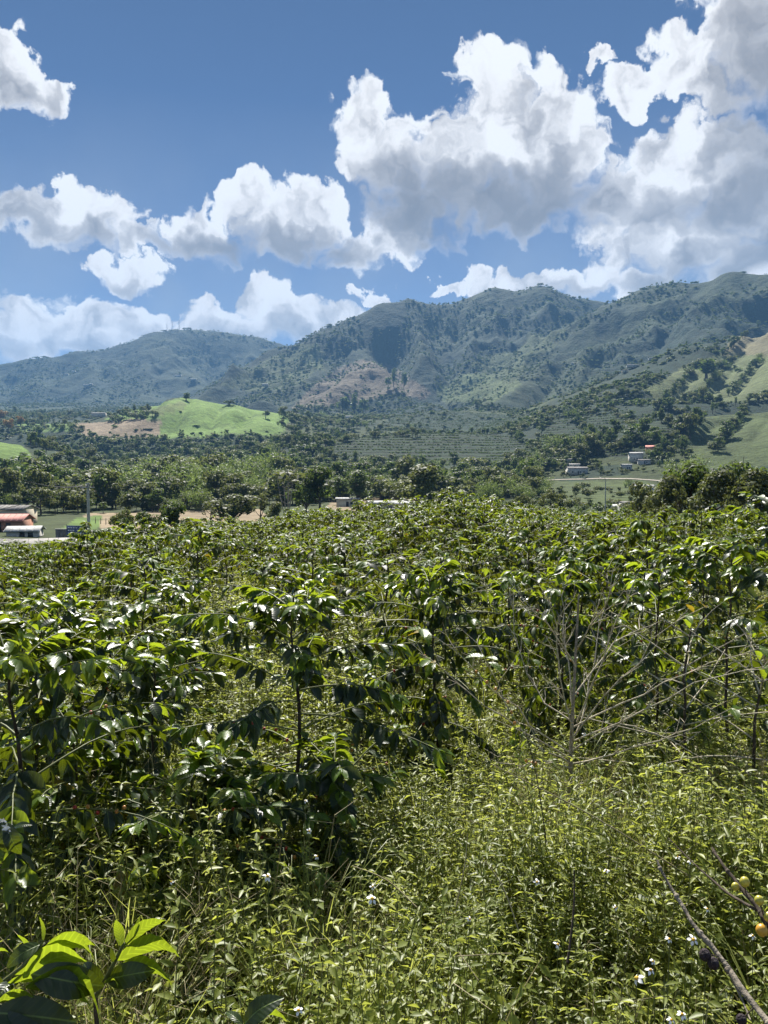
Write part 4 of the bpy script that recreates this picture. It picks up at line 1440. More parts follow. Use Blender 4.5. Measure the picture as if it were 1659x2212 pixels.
def retaining_wall():
    a, b = at(110, 1128, 146), at(182, 1124, 150)
    o = link('retaining_wall', None)
    z = land1((a.x + b.x) / 2, 148)
    o.location = ((a.x + b.x) / 2, 148, z)
    L = (b.x - a.x) / 2
    tag(o, 'dark retaining wall behind the long grey shed', 'wall')
    for i in range(6):
        w = 2 * L / 6
        link('wall_panel', MB().box((-L + i * w + .03, -.15, -.8), (-L + (i + 1) * w - .03, .15 + .01 * (i % 2), 2.3)).mesh('panel', [M_DARKTIN]), o)
    link('coping', MB().box((-L - .1, -.25, 2.303), (L + .1, .25, 2.45)).mesh('coping', [M_CONC]), o)
    # the blue banner with white lines of writing
    bx_ = at(166, 1130, 140)
    s = link('banner', None)
    s.location = (bx_.x, 140, land1(bx_.x, 140))
    s.rotation_euler = (0, 0, -.25)
    tag(s, 'blue banner with slanted white lines of writing beside the pole', 'banner')
    mb_ = plain_mat('blue_tarpaulin', (.035, .05, .11), (.06, .085, .17), .6, 2.0, .3)
    mw_ = plain_mat('white_print', (.55, .55, .58), (.75, .75, .75), .7, 2.0, .3)
    link('sheet', MB().box((-2.2, -.03, .6), (2.2, .03, 3.4)).mesh('sheet', [mb_]), s)
    for sx in (-2.2, 2.2):
        link('post', MB().tube([(sx, .08, -.3), (sx, .08, 3.6)], [.06, .05], 6).mesh('post', [M_POST]), s)
    for i in range(5):
        zz_ = .9 + i * .5
        n_ = 7 + (i * 3) % 4
        for q in range(n_):
            x0 = -1.9 + q * 3.8 / n_
            if (q * 7 + i * 5) % 6 == 0:
                continue
            link('letter_stroke', MB().box((x0, -.045, zz_), (x0 + .36, -.031, zz_ + .22)).mesh('stroke', [mw_]), s)


retaining_wall()


def ribbon(name, pts, width, mat, lift=.25):
    """A road laid on the land through measured points."""
    W_ = [hit(*p[:2], y0=p[2] * .75, y1=p[2] * 1.35) for p in pts]
    P_ = []
    for p, q in zip(W_[:-1], W_[1:]):
        for t in np.linspace(0, 1, 8, endpoint=False):
            P_.append(p.lerp(q, t))
    P_.append(W_[-1])
    V, F = [], []
    for i, p in enumerate(P_):
        t = (P_[min(i + 1, len(P_) - 1)] - P_[max(i - 1, 0)])
        s = Vector((-t.y, t.x, 0)).normalized() * width / 2
        for sg in (-1, 1):
            q = p + s * sg
            V.append((q.x, q.y, max(land1(q.x, q.y), p.z - 1.0) + lift))
    n = len(P_)
    V += [(x, y, z - 1.2) for x, y, z in V[:2 * n]]
    for i in range(n - 1):
        a = 2 * i
        F += [(a, a + 1, a + 3, a + 2)[::-1], (a, a + 2, a + 2 + 2 * n, a + 2 * n), (a + 1, a + 1 + 2 * n, a + 3 + 2 * n, a + 3)]
    o = link(name, MB().add(V, F).mesh(name, [mat]))
    tag(o, kind='structure')
    return o


ribbon('road', [(1040, 1042, 560), (1130, 1040, 560), (1220, 1036, 555), (1300, 1034, 555), (1400, 1037, 545), (1440, 1040, 530)], 4.5, M_ROAD, .35)
ribbon('road', [(60, 1010, 1000), (110, 1009, 1000), (200, 1009, 1010), (330, 1010, 1020), (420, 1010, 1030)], 7, M_ROAD, 1.2)


def utility_pole(dx, top, Y, r, label, arm=True, lamp=False):
    x = (dx / SD - 384) / FPX * Y
    z = land1(x, Y)
    H = at(dx, top, Y).z - z
    o = link('utility_pole' if not lamp else 'street_lamp', None)
    o.location = (x, Y, z)
    tag(o, label, 'pole' if not lamp else 'lamp')
    link('shaft', MB().tube([(0, 0, -1), (0, 0, H * .5), (0, 0, H)], [r, r * .82, r * .62], 12).mesh('shaft', [M_CONC], True), o)
    if arm:
        link('cap', MB().tube([(0, 0, H + .002), (0, 0, H + .16)], [r * 1.05, r * .85], 10).mesh('cap', [M_CONC]), o)
        ca = link('cross_arm', MB().box((-.8, -r - .09, H - .42), (.8, -r * .5, H - .32)).mesh('arm', [M_METAL]), o)
        for q in (-.7, 0, .7):
            link('insulator', MB().ball((q, -r * .8, H - .24), (.06, .06, .075), 0, 8, 6).mesh('insulator', [M_BRICKW], True), ca)
    if lamp:
        ca = link('bracket', MB().tube([(0, 0, H - .1), (-.5, 0, H + .25), (-1.2, 0, H + .3)], [.05, .045, .04], 6).mesh('bracket', [M_METAL]), o)
        link('lamp_head', MB().ball((-1.5, 0, H + .3), (.42, .17, .1), 0, 10, 6).mesh('lamp_head', [M_METAL], True), ca)
    return Vector((x, Y, z + H))


pt = utility_pole(190, 1046, 92, .24, 'grey concrete utility pole above the coffee at left')
utility_pole(1308, 1034, 240, .2, 'thin street lamp pole above the coffee right of the middle', False, True)
utility_pole(765, 1068, 285, .12, 'thin post beside the white box-like shed', False, False)


def cable(a, b, sag, r, label):
    P_ = [a.lerp(b, t) - Vector((0, 0, sag * 4 * t * (1 - t))) for t in np.linspace(0, 1, 18)]
    o = link('cable', MB().tube(P_, [r] * 18, 5).mesh('cable', [M_WIRE], True))
    tag(o, label, 'cable', 'cables on the utility pole')


cable(pt + Vector((-.6, -.2, -.2)), at(-60, 990, 60), .9, .035, 'upper black cable running from the pole out to the left')
cable(pt + Vector((-.6, -.2, -.25)), at(-60, 1110, 115), .4, .04, 'lower black cable sloping down left from the pole')
cable(pt + Vector((.6, -.2, -.2)), at(222, 1082, 100), .15, .06, 'short thick cable sloping down right from the pole')


def radio_mast(dx, top, Y, label):
    x = (dx / SD - 384) / FPX * Y
    z = land1(x, Y) - 1
    H = at(dx, top, Y).z - z
    o = link('radio_mast', None)
    o.location = (x, Y, z)
    tag(o, label, 'mast', 'radio masts on the left mountain')
    b, t = 2.2, .9
    c = [(-1, -1), (1, -1), (1, 1), (-1, 1)]
    for sx, sy in c:
        link('leg', MB().tube([(sx * b, sy * b, -2), (sx * t, sy * t, H)], [.42, .3], 5).mesh('leg', [M_METAL]), o)
    for i in range(8):
        f0, f1 = i / 8, (i + 1) / 8
        w0, w1 = b + (t - b) * f0, b + (t - b) * f1
        for q in range(4):
            (ax, ay), (bx2, by2) = c[q], c[(q + 1) % 4]
            link('brace', MB().tube([(ax * w0, ay * w0, f0 * H), (bx2 * w1, by2 * w1, f1 * H)], [.22, .22], 4).mesh('brace', [M_METAL]), o)
    link('antenna', MB().tube([(0, 0, H - 1), (0, 0, H + 5)], [.35, .15], 5).mesh('antenna', [M_METAL]), o)


radio_mast(377, 693, 4925, 'left radio mast on the rounded mountain top')
radio_mast(392, 690, 4940, 'right radio mast on the rounded mountain top')
radio_mast(366, 700, 4915, 'shortest radio mast, left of the two tall ones')

# fence round the brown field
for i in range(34):
    dx = 205 + i * 11.2
    Y = 205 - 22 * math.sin(i * .09)
    x = (dx / SD - 384) / FPX * Y
    o = link('fence_post', MB().tube([(0, 0, -.3), (0, 0, .8), (.02, 0, 1.65)], [.11, .10, .08], 6).mesh('fence_post', [M_POST]))
    o.location = (x, Y, land1(x, Y))
    tag(o, f'{ORD[i]} weathered fence post from the left across the brown field', 'post', 'fence posts on the brown field')

# ------------------------------------------------------------------ coffee
LEAF_L = 0.14


def leaf_mesh(name, mat, droop, wide=1.0, twist=0.0, wave=.003, seed=0):
    rng = np.random.default_rng(seed)
    ts = [0, .06, .2, .4, .62, .8, .92, 1.0]
    ws = [.03, .16, .66, 1.0, .93, .56, .2, .0]
    V, F = [], []
    for i, (t, w) in enumerate(zip(ts, ws)):
        hw = w * .0285 * wide
        y = t * LEAF_L * (1 - .25 * droop * t)
        z = -droop * LEAF_L * t ** 2.0
        tw = twist * t
        e1 = wave * math.sin(t * 19 + seed)
        e2 = wave * math.sin(t * 21 + 1.7 * seed + 1)
        if i == len(ts) - 1:
            V.append((0.0, y, z))
            continue
        V += [(-hw * math.cos(tw), y, z + .34 * hw + e1 - hw * math.sin(tw)), (0, y, z), (hw * math.cos(tw), y, z + .34 * hw + e2 + hw * math.sin(tw))]
    n = len(ts)
    for i in range(n - 2):
        a = i * 3
        F += [(a, a + 1, a + 4), (a, a + 4, a + 3), (a + 1, a + 2, a + 5), (a + 1, a + 5, a + 4)]
    a = (n - 2) * 3
    F += [(a, a + 1, a + 3), (a + 1, a + 2, a + 3)]
    return mesh_np(name, V, np.array(F), [mat], smooth=True)


LEAVES = {k: [leaf_mesh('leaf', m_, d, w, tw, .003, i) for i, (d, w, tw) in enumerate([(.10, 1, .1), (.28, 1.05, -.15), (.48, .95, .25), (.2, 1.15, -.4)])]
          for k, m_ in (('dark', M_COFFEE), ('young', M_COFFEE_Y), ('old', M_COFFEE_O))}


def frame_to(p, d, nrm, L):
    """Matrix that lays a leaf from p along d with its face towards nrm."""
    d = Vector(d).normalized()
    nrm = Vector(nrm)
    x = d.cross(nrm)
    if x.length < 1e-5:
        x = d.cross(Vector((1, 0, .1)))
    x.normalize()
    z = x.cross(d)
    s = L / LEAF_L
    return Matrix(((x.x * s, d.x * s, z.x * s, p[0]), (x.y * s, d.y * s, z.y * s, p[1]), (x.z * s, d.z * s, z.z * s, p[2]), (0, 0, 0, 1)))


def coffee_plan(seed, H, spread=.6, gap=.075, first=.14, leafy=.62, droopy=1.0, per=10, lean=(0, 0), ls=.70, more=1.65):
    """Where the stem, side branches, leaves and cherries of one shrub go."""
    rng = np.random.default_rng(seed)
    zs = np.arange(0, 1.001, .125)
    wob = np.cumsum(rng.normal(size=(len(zs), 2)) * .012, axis=0)
    stem = [Vector((wob[i, 0] + lean[0] * zs[i], wob[i, 1] + lean[1] * zs[i], zs[i] * H - (.05 if i == 0 else 0))) for i in range(len(zs))]

    def sp(z):
        q = min(max(z / H, 0), .999) * (len(zs) - 1)
        i = int(q)
        return stem[i].lerp(stem[i + 1], q - i)
    br = []
    k = 0
    z = first * H
    while z < H * .985:
        for side in (0, 1):
            u = z / H
            if rng.random() < .1 and u < .8:
                continue
            a = k * 1.75 + side * math.pi + rng.normal() * .28
            env = math.sin(math.pi * min(1, .16 + u * .80)) ** .75
            Lb = spread * (.30 + .82 * env) * rng.uniform(.72, 1.2) * (1.0 if u < .86 else .75)
            elev = (.08 + 1.05 * max(0, u - .35) ** 1.1 + rng.normal() * .12)
            pts = [sp(z)]
            d = Vector((math.cos(a) * math.cos(elev), math.sin(a) * math.cos(elev), math.sin(elev)))
            nseg = 7
            for i in range(nseg):
                d = (d + Vector((rng.normal() * .05, rng.normal() * .05, -.040 * droopy * (1 + i * .28) * rng.uniform(.6, 1.3)))).normalized()
                pts.append(pts[-1] + d * Lb / nseg)
            lv = []
            cum = [0.0]
            for i in range(nseg):
                cum.append(cum[-1] + (pts[i + 1] - pts[i]).length)
            npair = max(2, int(per * more / 2 * rng.uniform(.7, 1.2)))
            for q in range(npair):
                f = (1 - leafy) + leafy * (q + .6) / npair + rng.normal() * .02
                if u > .85:
                    f = .35 + .65 * (q + .6) / npair
                f = min(f, .985) * cum[-1]
                i = min(max(np.searchsorted(cum, f) - 1, 0), nseg - 1)
                p = pts[i].lerp(pts[i + 1], (f - cum[i]) / (cum[i + 1] - cum[i]))
                t = (pts[i + 1] - pts[i]).normalized()
                sd = t.cross(Vector((0, 0, 1)))
                sd = sd.normalized() if sd.length > .05 else Vector((1, 0, 0))
                tipness = q / max(1, npair - 1)
                for sgn in (-1, 1):
                    if rng.random() < .13:
                        continue
                    dr = rng.uniform(.25, 1.0) * droopy * (1.1 - .45 * tipness) * (1 - .5 * max(0, u - .7) / .3)
                    ld = t * (.35 + .6 * tipness) + sd * sgn * rng.uniform(.55, .95) * (1 - .35 * tipness) + Vector((rng.normal() * .32, rng.normal() * .32, -dr))
                    L = ls * rng.uniform(.085, .18) * (1 - .12 * tipness)
                    up = Vector((rng.normal() * .55, rng.normal() * .55, 1)) + t * .3
                    kind = 'young' if (tipness > .75 and rng.random() < .6) or (u > .84 and rng.random() < .6) else ('old' if rng.random() < .012 else 'dark')
                    lv.append((p, ld, up, L, kind, int(rng.integers(4))))
            for sgn in (-1, 1):           # closing pair at the tip
                t = (pts[-1] - pts[-2]).normalized()
                sd = t.cross(Vector((0, 0, 1))).normalized() if abs(t.z) < .99 else Vector((1, 0, 0))
                lv.append((pts[-1], t + sd * sgn * .45 + Vector((0, 0, rng.uniform(-.25, .25))), Vector((0, 0, 1)) - t * .2, ls * rng.uniform(.08, .13), 'young', int(rng.integers(4))))
            ch = []
            if rng.random() < .35 and u < .75:
                for q in range(int(rng.integers(2, 7))):
                    i = int(rng.integers(1, 5))
                    ch.append((pts[i].lerp(pts[i + 1], rng.random()) + Vector(rng.normal(size=3) * .008), rng.random()))
            br.append((pts, lv, ch))
        k += 1
        z += gap * H * rng.uniform(.8, 1.25) * (1.25 - .5 * u)
    top = stem[-1]
    tl = []
    for q in range(6):
        a = q * 1.05 + rng.normal() * .2
        tl.append((top - Vector((0, 0, .03 * (q // 2))), Vector((math.cos(a), math.sin(a), rng.uniform(.2, 1.0))), Vector((0, 0, 1)), ls * rng.uniform(.09, .14), 'young', int(rng.integers(4))))
    br.append(([top - Vector((0, 0, .03)), top + Vector((0, 0, .01))], tl, []))
    return stem, br


def cherry_mesh(name, c1, c2):
    mt = plain_mat(name, c1, c2, .35, 60.0, .5)
    return MB().ball((0, 0, 0), (.0075, .0075, .0085), 0, 8, 5).mesh(name, [mt], True)


CHERRY = [cherry_mesh('red_cherry', (.30, .015, .012), (.42, .05, .02)), cherry_mesh('green_cherry', (.10, .16, .03), (.22, .26, .05)), cherry_mesh('orange_cherry', (.42, .16, .03), (.52, .26, .04))]


def stem_mesh(stem, r0, r1, name='stem', mat=None):
    return MB().tube(stem, np.linspace(r0, r1, len(stem)), 7).mesh(name, [mat or M_BARK], True)


def place_leaf(p, d, up, L, kind, var, parent):
    o = bpy.data.objects.new('leaf', LEAVES[kind][var])
    COL.objects.link(o)
    o.parent = parent
    o.matrix_local = frame_to(p, d, up, L)
    return o


N_LEAF_OBJ = 0


def coffee_shrub_full(dx, Y, seed, label, max_leaves=300, X=None, r0=.014, rz=0.0, **kw):
    """A near shrub: stem, every side branch, every leaf on it."""
    global N_LEAF_OBJ
    x = (dx / SD - 384) / FPX * Y if X is None else X
    root = link('coffee_shrub', None)
    root.location = (x, Y, land1(x, Y) - .02)
    root.rotation_euler = (0, 0, rz)
    tag(root, label, 'shrub', 'coffee shrubs on the slope')
    stem, br = coffee_plan(seed, **kw)
    link('stem', stem_mesh(stem, r0, .004), root)
    left = max_leaves
    extra = MB()
    order = sorted(range(len(br)), key=lambda i: br[i][0][-1].y)
    for i in order:
        pts, lv, ch = br[i]
        b = link('branch', MB().tube(pts, np.linspace(.0048, .0018, len(pts)), 5).mesh('branch', [M_STEMG if len(pts) > 2 else M_STEMG], True), root)
        for l in lv:
            if left > 0:
                place_leaf(*l, b)
                left -= 1
                N_LEAF_OBJ += 1
            else:
                M = frame_to(l[0], l[1], l[2], l[3])
                me = LEAVES[l[4]][l[5]]
                co = np.array([tuple(M @ v.co) for v in me.vertices])
                extra.add(co, np.array([tuple(q.vertices) for q in me.polygons]), {'dark': 0, 'young': 1, 'old': 2}[l[4]])
        for (p, r) in ch:
            c = link('cherry', CHERRY[0 if r < .35 else 1 if r < .8 else 2], b)
            c.location = p
    if extra.n:
        tag(link('foliage', extra.mesh('foliage', [M_COFFEE, M_COFFEE_Y, M_COFFEE_O], True), root), kind='stuff')
    return root


# the shrubs close enough to pick out leaf by leaf
NEAR = [
    (632, 3.45, 101, 'coffee shrub with one tall bare dark stem in its open middle and red cherries', dict(H=1.32, spread=.62, leafy=.62, per=17, gap=.050, first=.08, r0=.013, more=2.2)),
    (236, 4.1, 102, 'loose coffee shrub with thin dark stem left of the red-cherried one', dict(H=1.12, spread=.55, leafy=.8, per=16, gap=.052, first=.08, more=2.0, r0=.011)),
    (-10, 2.7, 103, 'dark drooping coffee shrub cut off by the left edge', dict(H=1.22, spread=.58, leafy=.85, per=16, droopy=1.5, gap=.05, first=.06, more=2.1)),
    (948, 4.8, 104, 'dense dome-shaped coffee shrub with black shade under its bright crown', dict(H=1.36, spread=.56, leafy=.92, per=17, droopy=1.4, gap=.046, first=.05, more=2.2)),
    (1205, 5.3, 105, 'coffee shrub with long hanging leaves right behind the bare shrub', dict(H=1.36, spread=.6, leafy=.92, per=16, droopy=1.5, gap=.05, first=.06, more=2.1)),
    (1415, 4.7, 106, 'half-stripped coffee shrub with dark stem right of the bare shrub', dict(H=1.40, spread=.5, leafy=.78, per=13, gap=.06, first=.1, more=1.7, r0=.011)),
    (1590, 4.5, 107, 'tall coffee shrub with glossy silvery leaves near the right edge', dict(H=1.56, spread=.6, leafy=.82, per=14, gap=.058, first=.07, more=1.9, r0=.011)),
    (1690, 5.6, 108, 'tallest coffee shrub, rising above the others at the right edge', dict(H=1.86, spread=.6, leafy=.8, per=13, gap=.06, first=.06, more=1.8, r0=.012)),
    (120, 5.2, 109, 'bushy coffee shrub behind the dark one at the left edge', dict(H=1.15, spread=.6, leafy=.94, per=15, gap=.055, first=.05, more=1.9, r0=.011)),
    (400, 5.6, 110, 'broad coffee shrub behind and left of the red-cherried one', dict(H=1.2, spread=.62, leafy=.94, per=15, gap=.055, first=.05, more=1.9, r0=.011)),
    (660, 5.9, 111, 'bright-topped coffee shrub just behind the red-cherried one', dict(H=1.2, spread=.6, leafy=.94, per=15, gap=.055, first=.05, more=1.9, r0=.011)),
    (1330, 6.3, 112, 'leafy coffee shrub between the bare shrub and the right-hand shrubs, further back', dict(H=1.4, spread=.6, leafy=.94, per=15, gap=.055, first=.05, more=1.9, r0=.011)),
    (800, 4.5, 113, 'low sprawling coffee shrub to the right of the red-cherried one', dict(H=.78, spread=.5, leafy=.7, per=10, gap=.1)),
    (175, 3.15, 115, 'low leafy coffee shrub in the weeds between the dark left one and the loose one', dict(H=.78, spread=.5, leafy=.95, per=14, gap=.075, first=.06, more=2.0, droopy=.8, r0=.008)),
    (395, 3.05, 116, 'low dark coffee shrub in the weeds, front left of the red-cherried one', dict(H=.66, spread=.46, leafy=.95, per=14, gap=.085, first=.06, more=2.0, droopy=.8, r0=.008)),
    (560, 3.1, 117, 'small dark coffee shrub at the very foot of the red-cherried one', dict(H=.6, spread=.46, leafy=.95, per=14, gap=.085, first=.06, more=2.1, droopy=.9, r0=.008)),
    (705, 3.2, 118, 'small coffee shrub front right of the red-cherried one', dict(H=.66, spread=.46, leafy=.95, per=14, gap=.085, first=.06, more=2.0, droopy=.9, r0=.008)),
    (320, 3.8, 119, 'leafy coffee shrub filling the gap between the loose one and the red-cherried one', dict(H=.98, spread=.52, leafy=.95, per=14, gap=.065, first=.06, more=2.0, r0=.009)),
    (60, 3.9, 120, 'leafy coffee shrub rising behind the dark one at the left edge', dict(H=1.1, spread=.56, leafy=.95, per=14, gap=.06, first=.06, more=2.0, r0=.010)),
    (1520, 6.0, 114, 'yellow-tipped coffee shrub behind the silvery-leaved one', dict(H=1.5, spread=.6, leafy=.94, per=15, gap=.055, first=.05, more=1.9, r0=.011)),
]
for (dx, Y, sd, lb, kw) in NEAR:
    coffee_shrub_full(dx, Y, sd, lb, rz=sd * 1.3, **kw)


def leaf_low(droop):
    """Cheaper leaf for shrubs further off."""
    ts, ws = [0, .3, .65, 1.0], [.06, .9, .85, 0]
    V, F = [(0, 0, 0)], []
    for t, w in zip(ts[1:3], ws[1:3]):
        y, z, hw = t * LEAF_L, -droop * LEAF_L * t * t, w * .030
        V += [(-hw, y, z + .3 * hw), (0, y, z), (hw, y, z + .3 * hw)]
    V.append((0, LEAF_L * .97, -droop * LEAF_L))
    F = [(0, 2, 1), (0, 3, 2), (1, 2, 5), (1, 5, 4), (2, 3, 6), (2, 6, 5), (4, 5, 7), (5, 6, 7)]
    return np.array(V), np.array(F)


LOW = [leaf_low(d) for d in (.1, .3, .5, .2)]


def shrub_variant(seed, **kw):
    """Stem, branches and foliage meshes shared by the shrubs further off."""
    stem, br = coffee_plan(seed, **kw)
    bm_, fo = MB(), MB()
    for pts, lv, ch in br:
        bm_.tube(pts[::2] if len(pts) > 3 else pts, np.linspace(.005, .002, len(pts[::2] if len(pts) > 3 else pts)), 4, cap=False)
        for l in lv:
            M = np.array(frame_to(l[0], l[1], l[2], l[3] * 1.05))
            V, F = LOW[l[5]]
            fo.add(V @ M[:3, :3].T + M[:3, 3], F, {'dark': 0, 'young': 1, 'old': 2}[l[4]], random.uniform(-.2, .2))
    return stem_mesh(stem, .016, .005), bm_.mesh('branches', [M_STEMG]), fo.mesh('foliage', [M_FIELD, M_COFFEE_YF, M_COFFEE_OF], True)


M_COFFEE_YF = leaf_mat('young_coffee_field_leaves', (.060, .120, .016), (.12, .21, .028), (.40, .50, .03), .44, .5, .24, 1.2)
M_COFFEE_OF = leaf_mat('yellow_coffee_field_leaves', (.16, .12, .02), (.30, .22, .03), (.4, .3, .03), .3, .4, .4, 1.2)
random.seed(4)
VARS = [shrub_variant(200 + i, H=h, spread=s, leafy=lf, per=p_, gap=.060, first=.07, droopy=dr) for i, (h, s, lf, p_, dr) in enumerate(
    [(1.3, .66, .9, 15, 1.3), (1.4, .62, .85, 14, 1.1), (1.2, .7, .9, 15, 1.2), (1.5, .64, .85, 15, 1.5), (1.35, .6, .75, 12, 1.0), (1.25, .68, .95, 16, 1.2)])]
# planting positions: rows a little over a metre apart, uneven
rng = np.random.default_rng(77)
spots = []
for ry in np.arange(6.2, 66, 1.12):
    half = .56 * ry + 1.5
    for rx in np.arange(-half, half, 1.0):
        x, y = rx + rng.normal() * .22 + (.4 if int(ry * 10) % 2 else 0), ry + rng.normal() * .2
        spots.append((x, y))
spots = np.array(spots)
taken = np.array([((dx / SD - 384) / FPX * Y, Y) for dx, Y, *_ in NEAR])
dmin = np.min(np.hypot(spots[:, None, 0] - taken[None, :, 0], spots[:, None, 1] - taken[None, :, 1]), 1)
spots = spots[dmin > .8]
bare = fbm(spots[:, 0] / 5, spots[:, 1] / 5, 2, 91)
spots = spots[(bare > .36) | (rng.random(len(spots)) < .3)]
spots = spots[np.argsort(spots[:, 1])]
size = .72 + .42 * rng.random(len(spots)) ** 1.3 + .34 * sstep(spots[:, 1], 9, 20) * sstep(fbm(spots[:, 0] / 7, spots[:, 1] / 7, 2, 14), .4, .7) + .30 * np.exp(-((spots[:, 0] / spots[:, 1] - .10) / .12) ** 2) * sstep(spots[:, 1], 12, 18)
vi = rng.integers(0, len(VARS), len(spots))
rzs = rng.uniform(0, 6.28, len(spots))
NIND = 270
BANDS = [(9, 'in front'), (13, 'before mid-slope'), (18, 'mid-slope'), (24, 'past mid-slope'), (99, 'far down')]
LOOKS = ['low round', 'slim upright', 'wide spreading', 'tall drooping', 'open thin-leaved', 'dense leafy']
SIDES = [(-.36, 'by the left edge'), (-.20, 'below the utility pole'), (-.06, 'below the brown field'),
         (.08, 'below the lone round tree'), (.22, 'below the roadside houses'), (.36, 'below the big shade trees'), (9, 'by the right edge')]
for i in range(min(NIND, len(spots))):
    x, y = spots[i]
    root = link('coffee_shrub', None)
    root.location = (x, y, land1(x, y) - .03)
    root.rotation_euler = (0, 0, rzs[i])
    root.scale = (size[i] * rng.uniform(.95, 1.1),) * 2 + (size[i],)
    sd_ = next(s for lim, s in SIDES if x / y < lim)
    bd_ = next(s for lim, s in BANDS if y < lim)
    tag(root, f'{LOOKS[vi[i]]} coffee shrub {bd_}, {sd_}', 'shrub', 'coffee shrubs on the slope')
    st, bb, fo = VARS[vi[i]]
    link('stem', st, root)
    tag(link('branches', bb, root), kind='stuff')
    tag(link('foliage', fo, root), kind='stuff')
settle_labels([o for o in COL.objects if o.name.startswith('coffee_shrub') and o.parent is None])
far_ = np.arange(NIND, len(spots))
if len(far_):
    P_ = np.stack([spots[far_, 0], spots[far_, 1], land(spots[far_, 0], spots[far_, 1]) - .03], 1)
    scatter('coffee_plantation', [shape('s%d' % i, v[2]) for i, v in enumerate(VARS)], P_, rzs[far_], size[far_], vi[far_])

# ------------------------------------------------------------------ weeds between the shrubs
def weed_herb(seed, H, stems, leaf, pairs, mats, spread=.35, wide=.5):
    rng = np.random.default_rng(seed)
    mb = MB()
    C, N, D, Ls = [], [], [], []
    for s in range(stems):
        a = rng.uniform(0, 6.28)
        b = np.array([rng.normal() * .05, rng.normal() * .05, -.02])
        e = b + np.array([math.cos(a) * spread * rng.uniform(.2, 1) * H, math.sin(a) * spread * rng.uniform(.2, 1) * H, H * rng.uniform(.6, 1.05)])
        mid = (b + e) / 2 + rng.normal(size=3) * .03
        P_ = np.array([b, mid, e])
        mb.tube(P_, [.0028, .002, .001], 3, 1, False)
        for q in range(pairs):
            t = .22 + .78 * (q + rng.random()) / pairs
            p = b + (e - b) * t + (mid - (b + e) / 2) * (1 - (2 * t - 1) ** 2)
            for sgn in (-1, 1):
                an = a + q * 1.57 + sgn * 1.5 + rng.normal() * .3
                d = np.array([math.cos(an), math.sin(an), rng.uniform(-.35, .55)])
                C.append(p)
                D.append(d / np.linalg.norm(d))
                N.append(np.array([0, 0, 1]) + rng.normal(size=3) * .45)
                Ls.append(leaf * rng.uniform(.55, 1.3) * (1.2 - .5 * t))
    C, N, D, Ls = map(np.array, (C, N, D, Ls))
    U = np.cross(D, N)
    U /= np.linalg.norm(U, axis=1)[:, None]
    Nn = np.cross(U, D)
    L = Ls[:, None]
    v0 = C
    v1 = C + D * L * .42 - U * L * wide * .5 + Nn * L * .10
    v2 = C + D * L * 1.0 - Nn * L * .12
    v3 = C + D * L * .42 + U * L * wide * .5 + Nn * L * .10
    v4 = C + D * L * .45
    V = np.stack([v0, v1, v2, v3, v4], 1).reshape(-1, 3)
    o = np.arange(len(C))[:, None] * 5
    F = np.concatenate([o + np.array([[0, 4, 1]]), o + np.array([[1, 4, 2]]), o + np.array([[0, 3, 4]]), o + np.array([[4, 3, 2]])])
    mb.add(V, F, 0, np.repeat(rng.uniform(-.3, .35, len(C)), 5))
    return shape('w', mb.mesh('weed', mats))


def weed_grass(seed, H, n, w, mats, lean=.5, arc=.6):
    rng = np.random.default_rng(seed)
    mb = MB()
    for s in range(n):
        a = rng.uniform(0, 6.28)
        h = H * rng.uniform(.5, 1.1)
        b = np.array([rng.normal() * .035, rng.normal() * .035, -.02])
        out = np.array([math.cos(a), math.sin(a), 0])
        sd = np.array([-math.sin(a), math.cos(a), 0]) * w * rng.uniform(.6, 1.3)
        V = []
        for t in (0, .35, .7, .9):
            p = b + out * h * (lean * rng.uniform(.5, 1) * t + arc * .5 * t * t) + np.array([0, 0, h * (t - arc * .45 * t * t * t)])
            k = (1 - t ** 2.2)
            V += [p - sd * k, p + sd * k]
        V.append(p + out * h * .1 + np.array([0, 0, -.02 * arc]))
        F = [(0, 1, 3), (0, 3, 2), (2, 3, 5), (2, 5, 4), (4, 5, 7), (4, 7, 6), (6, 7, 8)]
        mb.add(V, F, 0, rng.uniform(-.3, .4))
    return shape('w', mb.mesh('grass', mats))


def weed_straw(seed, H, n, mats):
    rng = np.random.default_rng(seed)
    mb = MB()
    for s in range(n):
        a = rng.uniform(0, 6.28)
        b = np.array([rng.normal() * .05, rng.normal() * .05, -.02])
        e = b + np.array([math.cos(a) * H * rng.uniform(.1, .5), math.sin(a) * H * rng.uniform(.1, .5), H * rng.uniform(.6, 1.1)])
        m_ = (b + e) / 2 + rng.normal(size=3) * .04 * H
        mb.tube([b, m_, e], [.0019, .0014, .0008], 3, 0, False, rng.uniform(-.3, .4))
        for q in range(6):
            t = rng.uniform(.45, 1)
            p = b + (e - b) * t
            d = rng.normal(size=3)
            d[2] = abs(d[2]) * .6
            mb.tube([p, p + d / np.linalg.norm(d) * H * rng.uniform(.06, .18)], [.0010, .0006], 3, 0, False, rng.uniform(-.3, .4))
    return shape('w', mb.mesh('straw', mats))


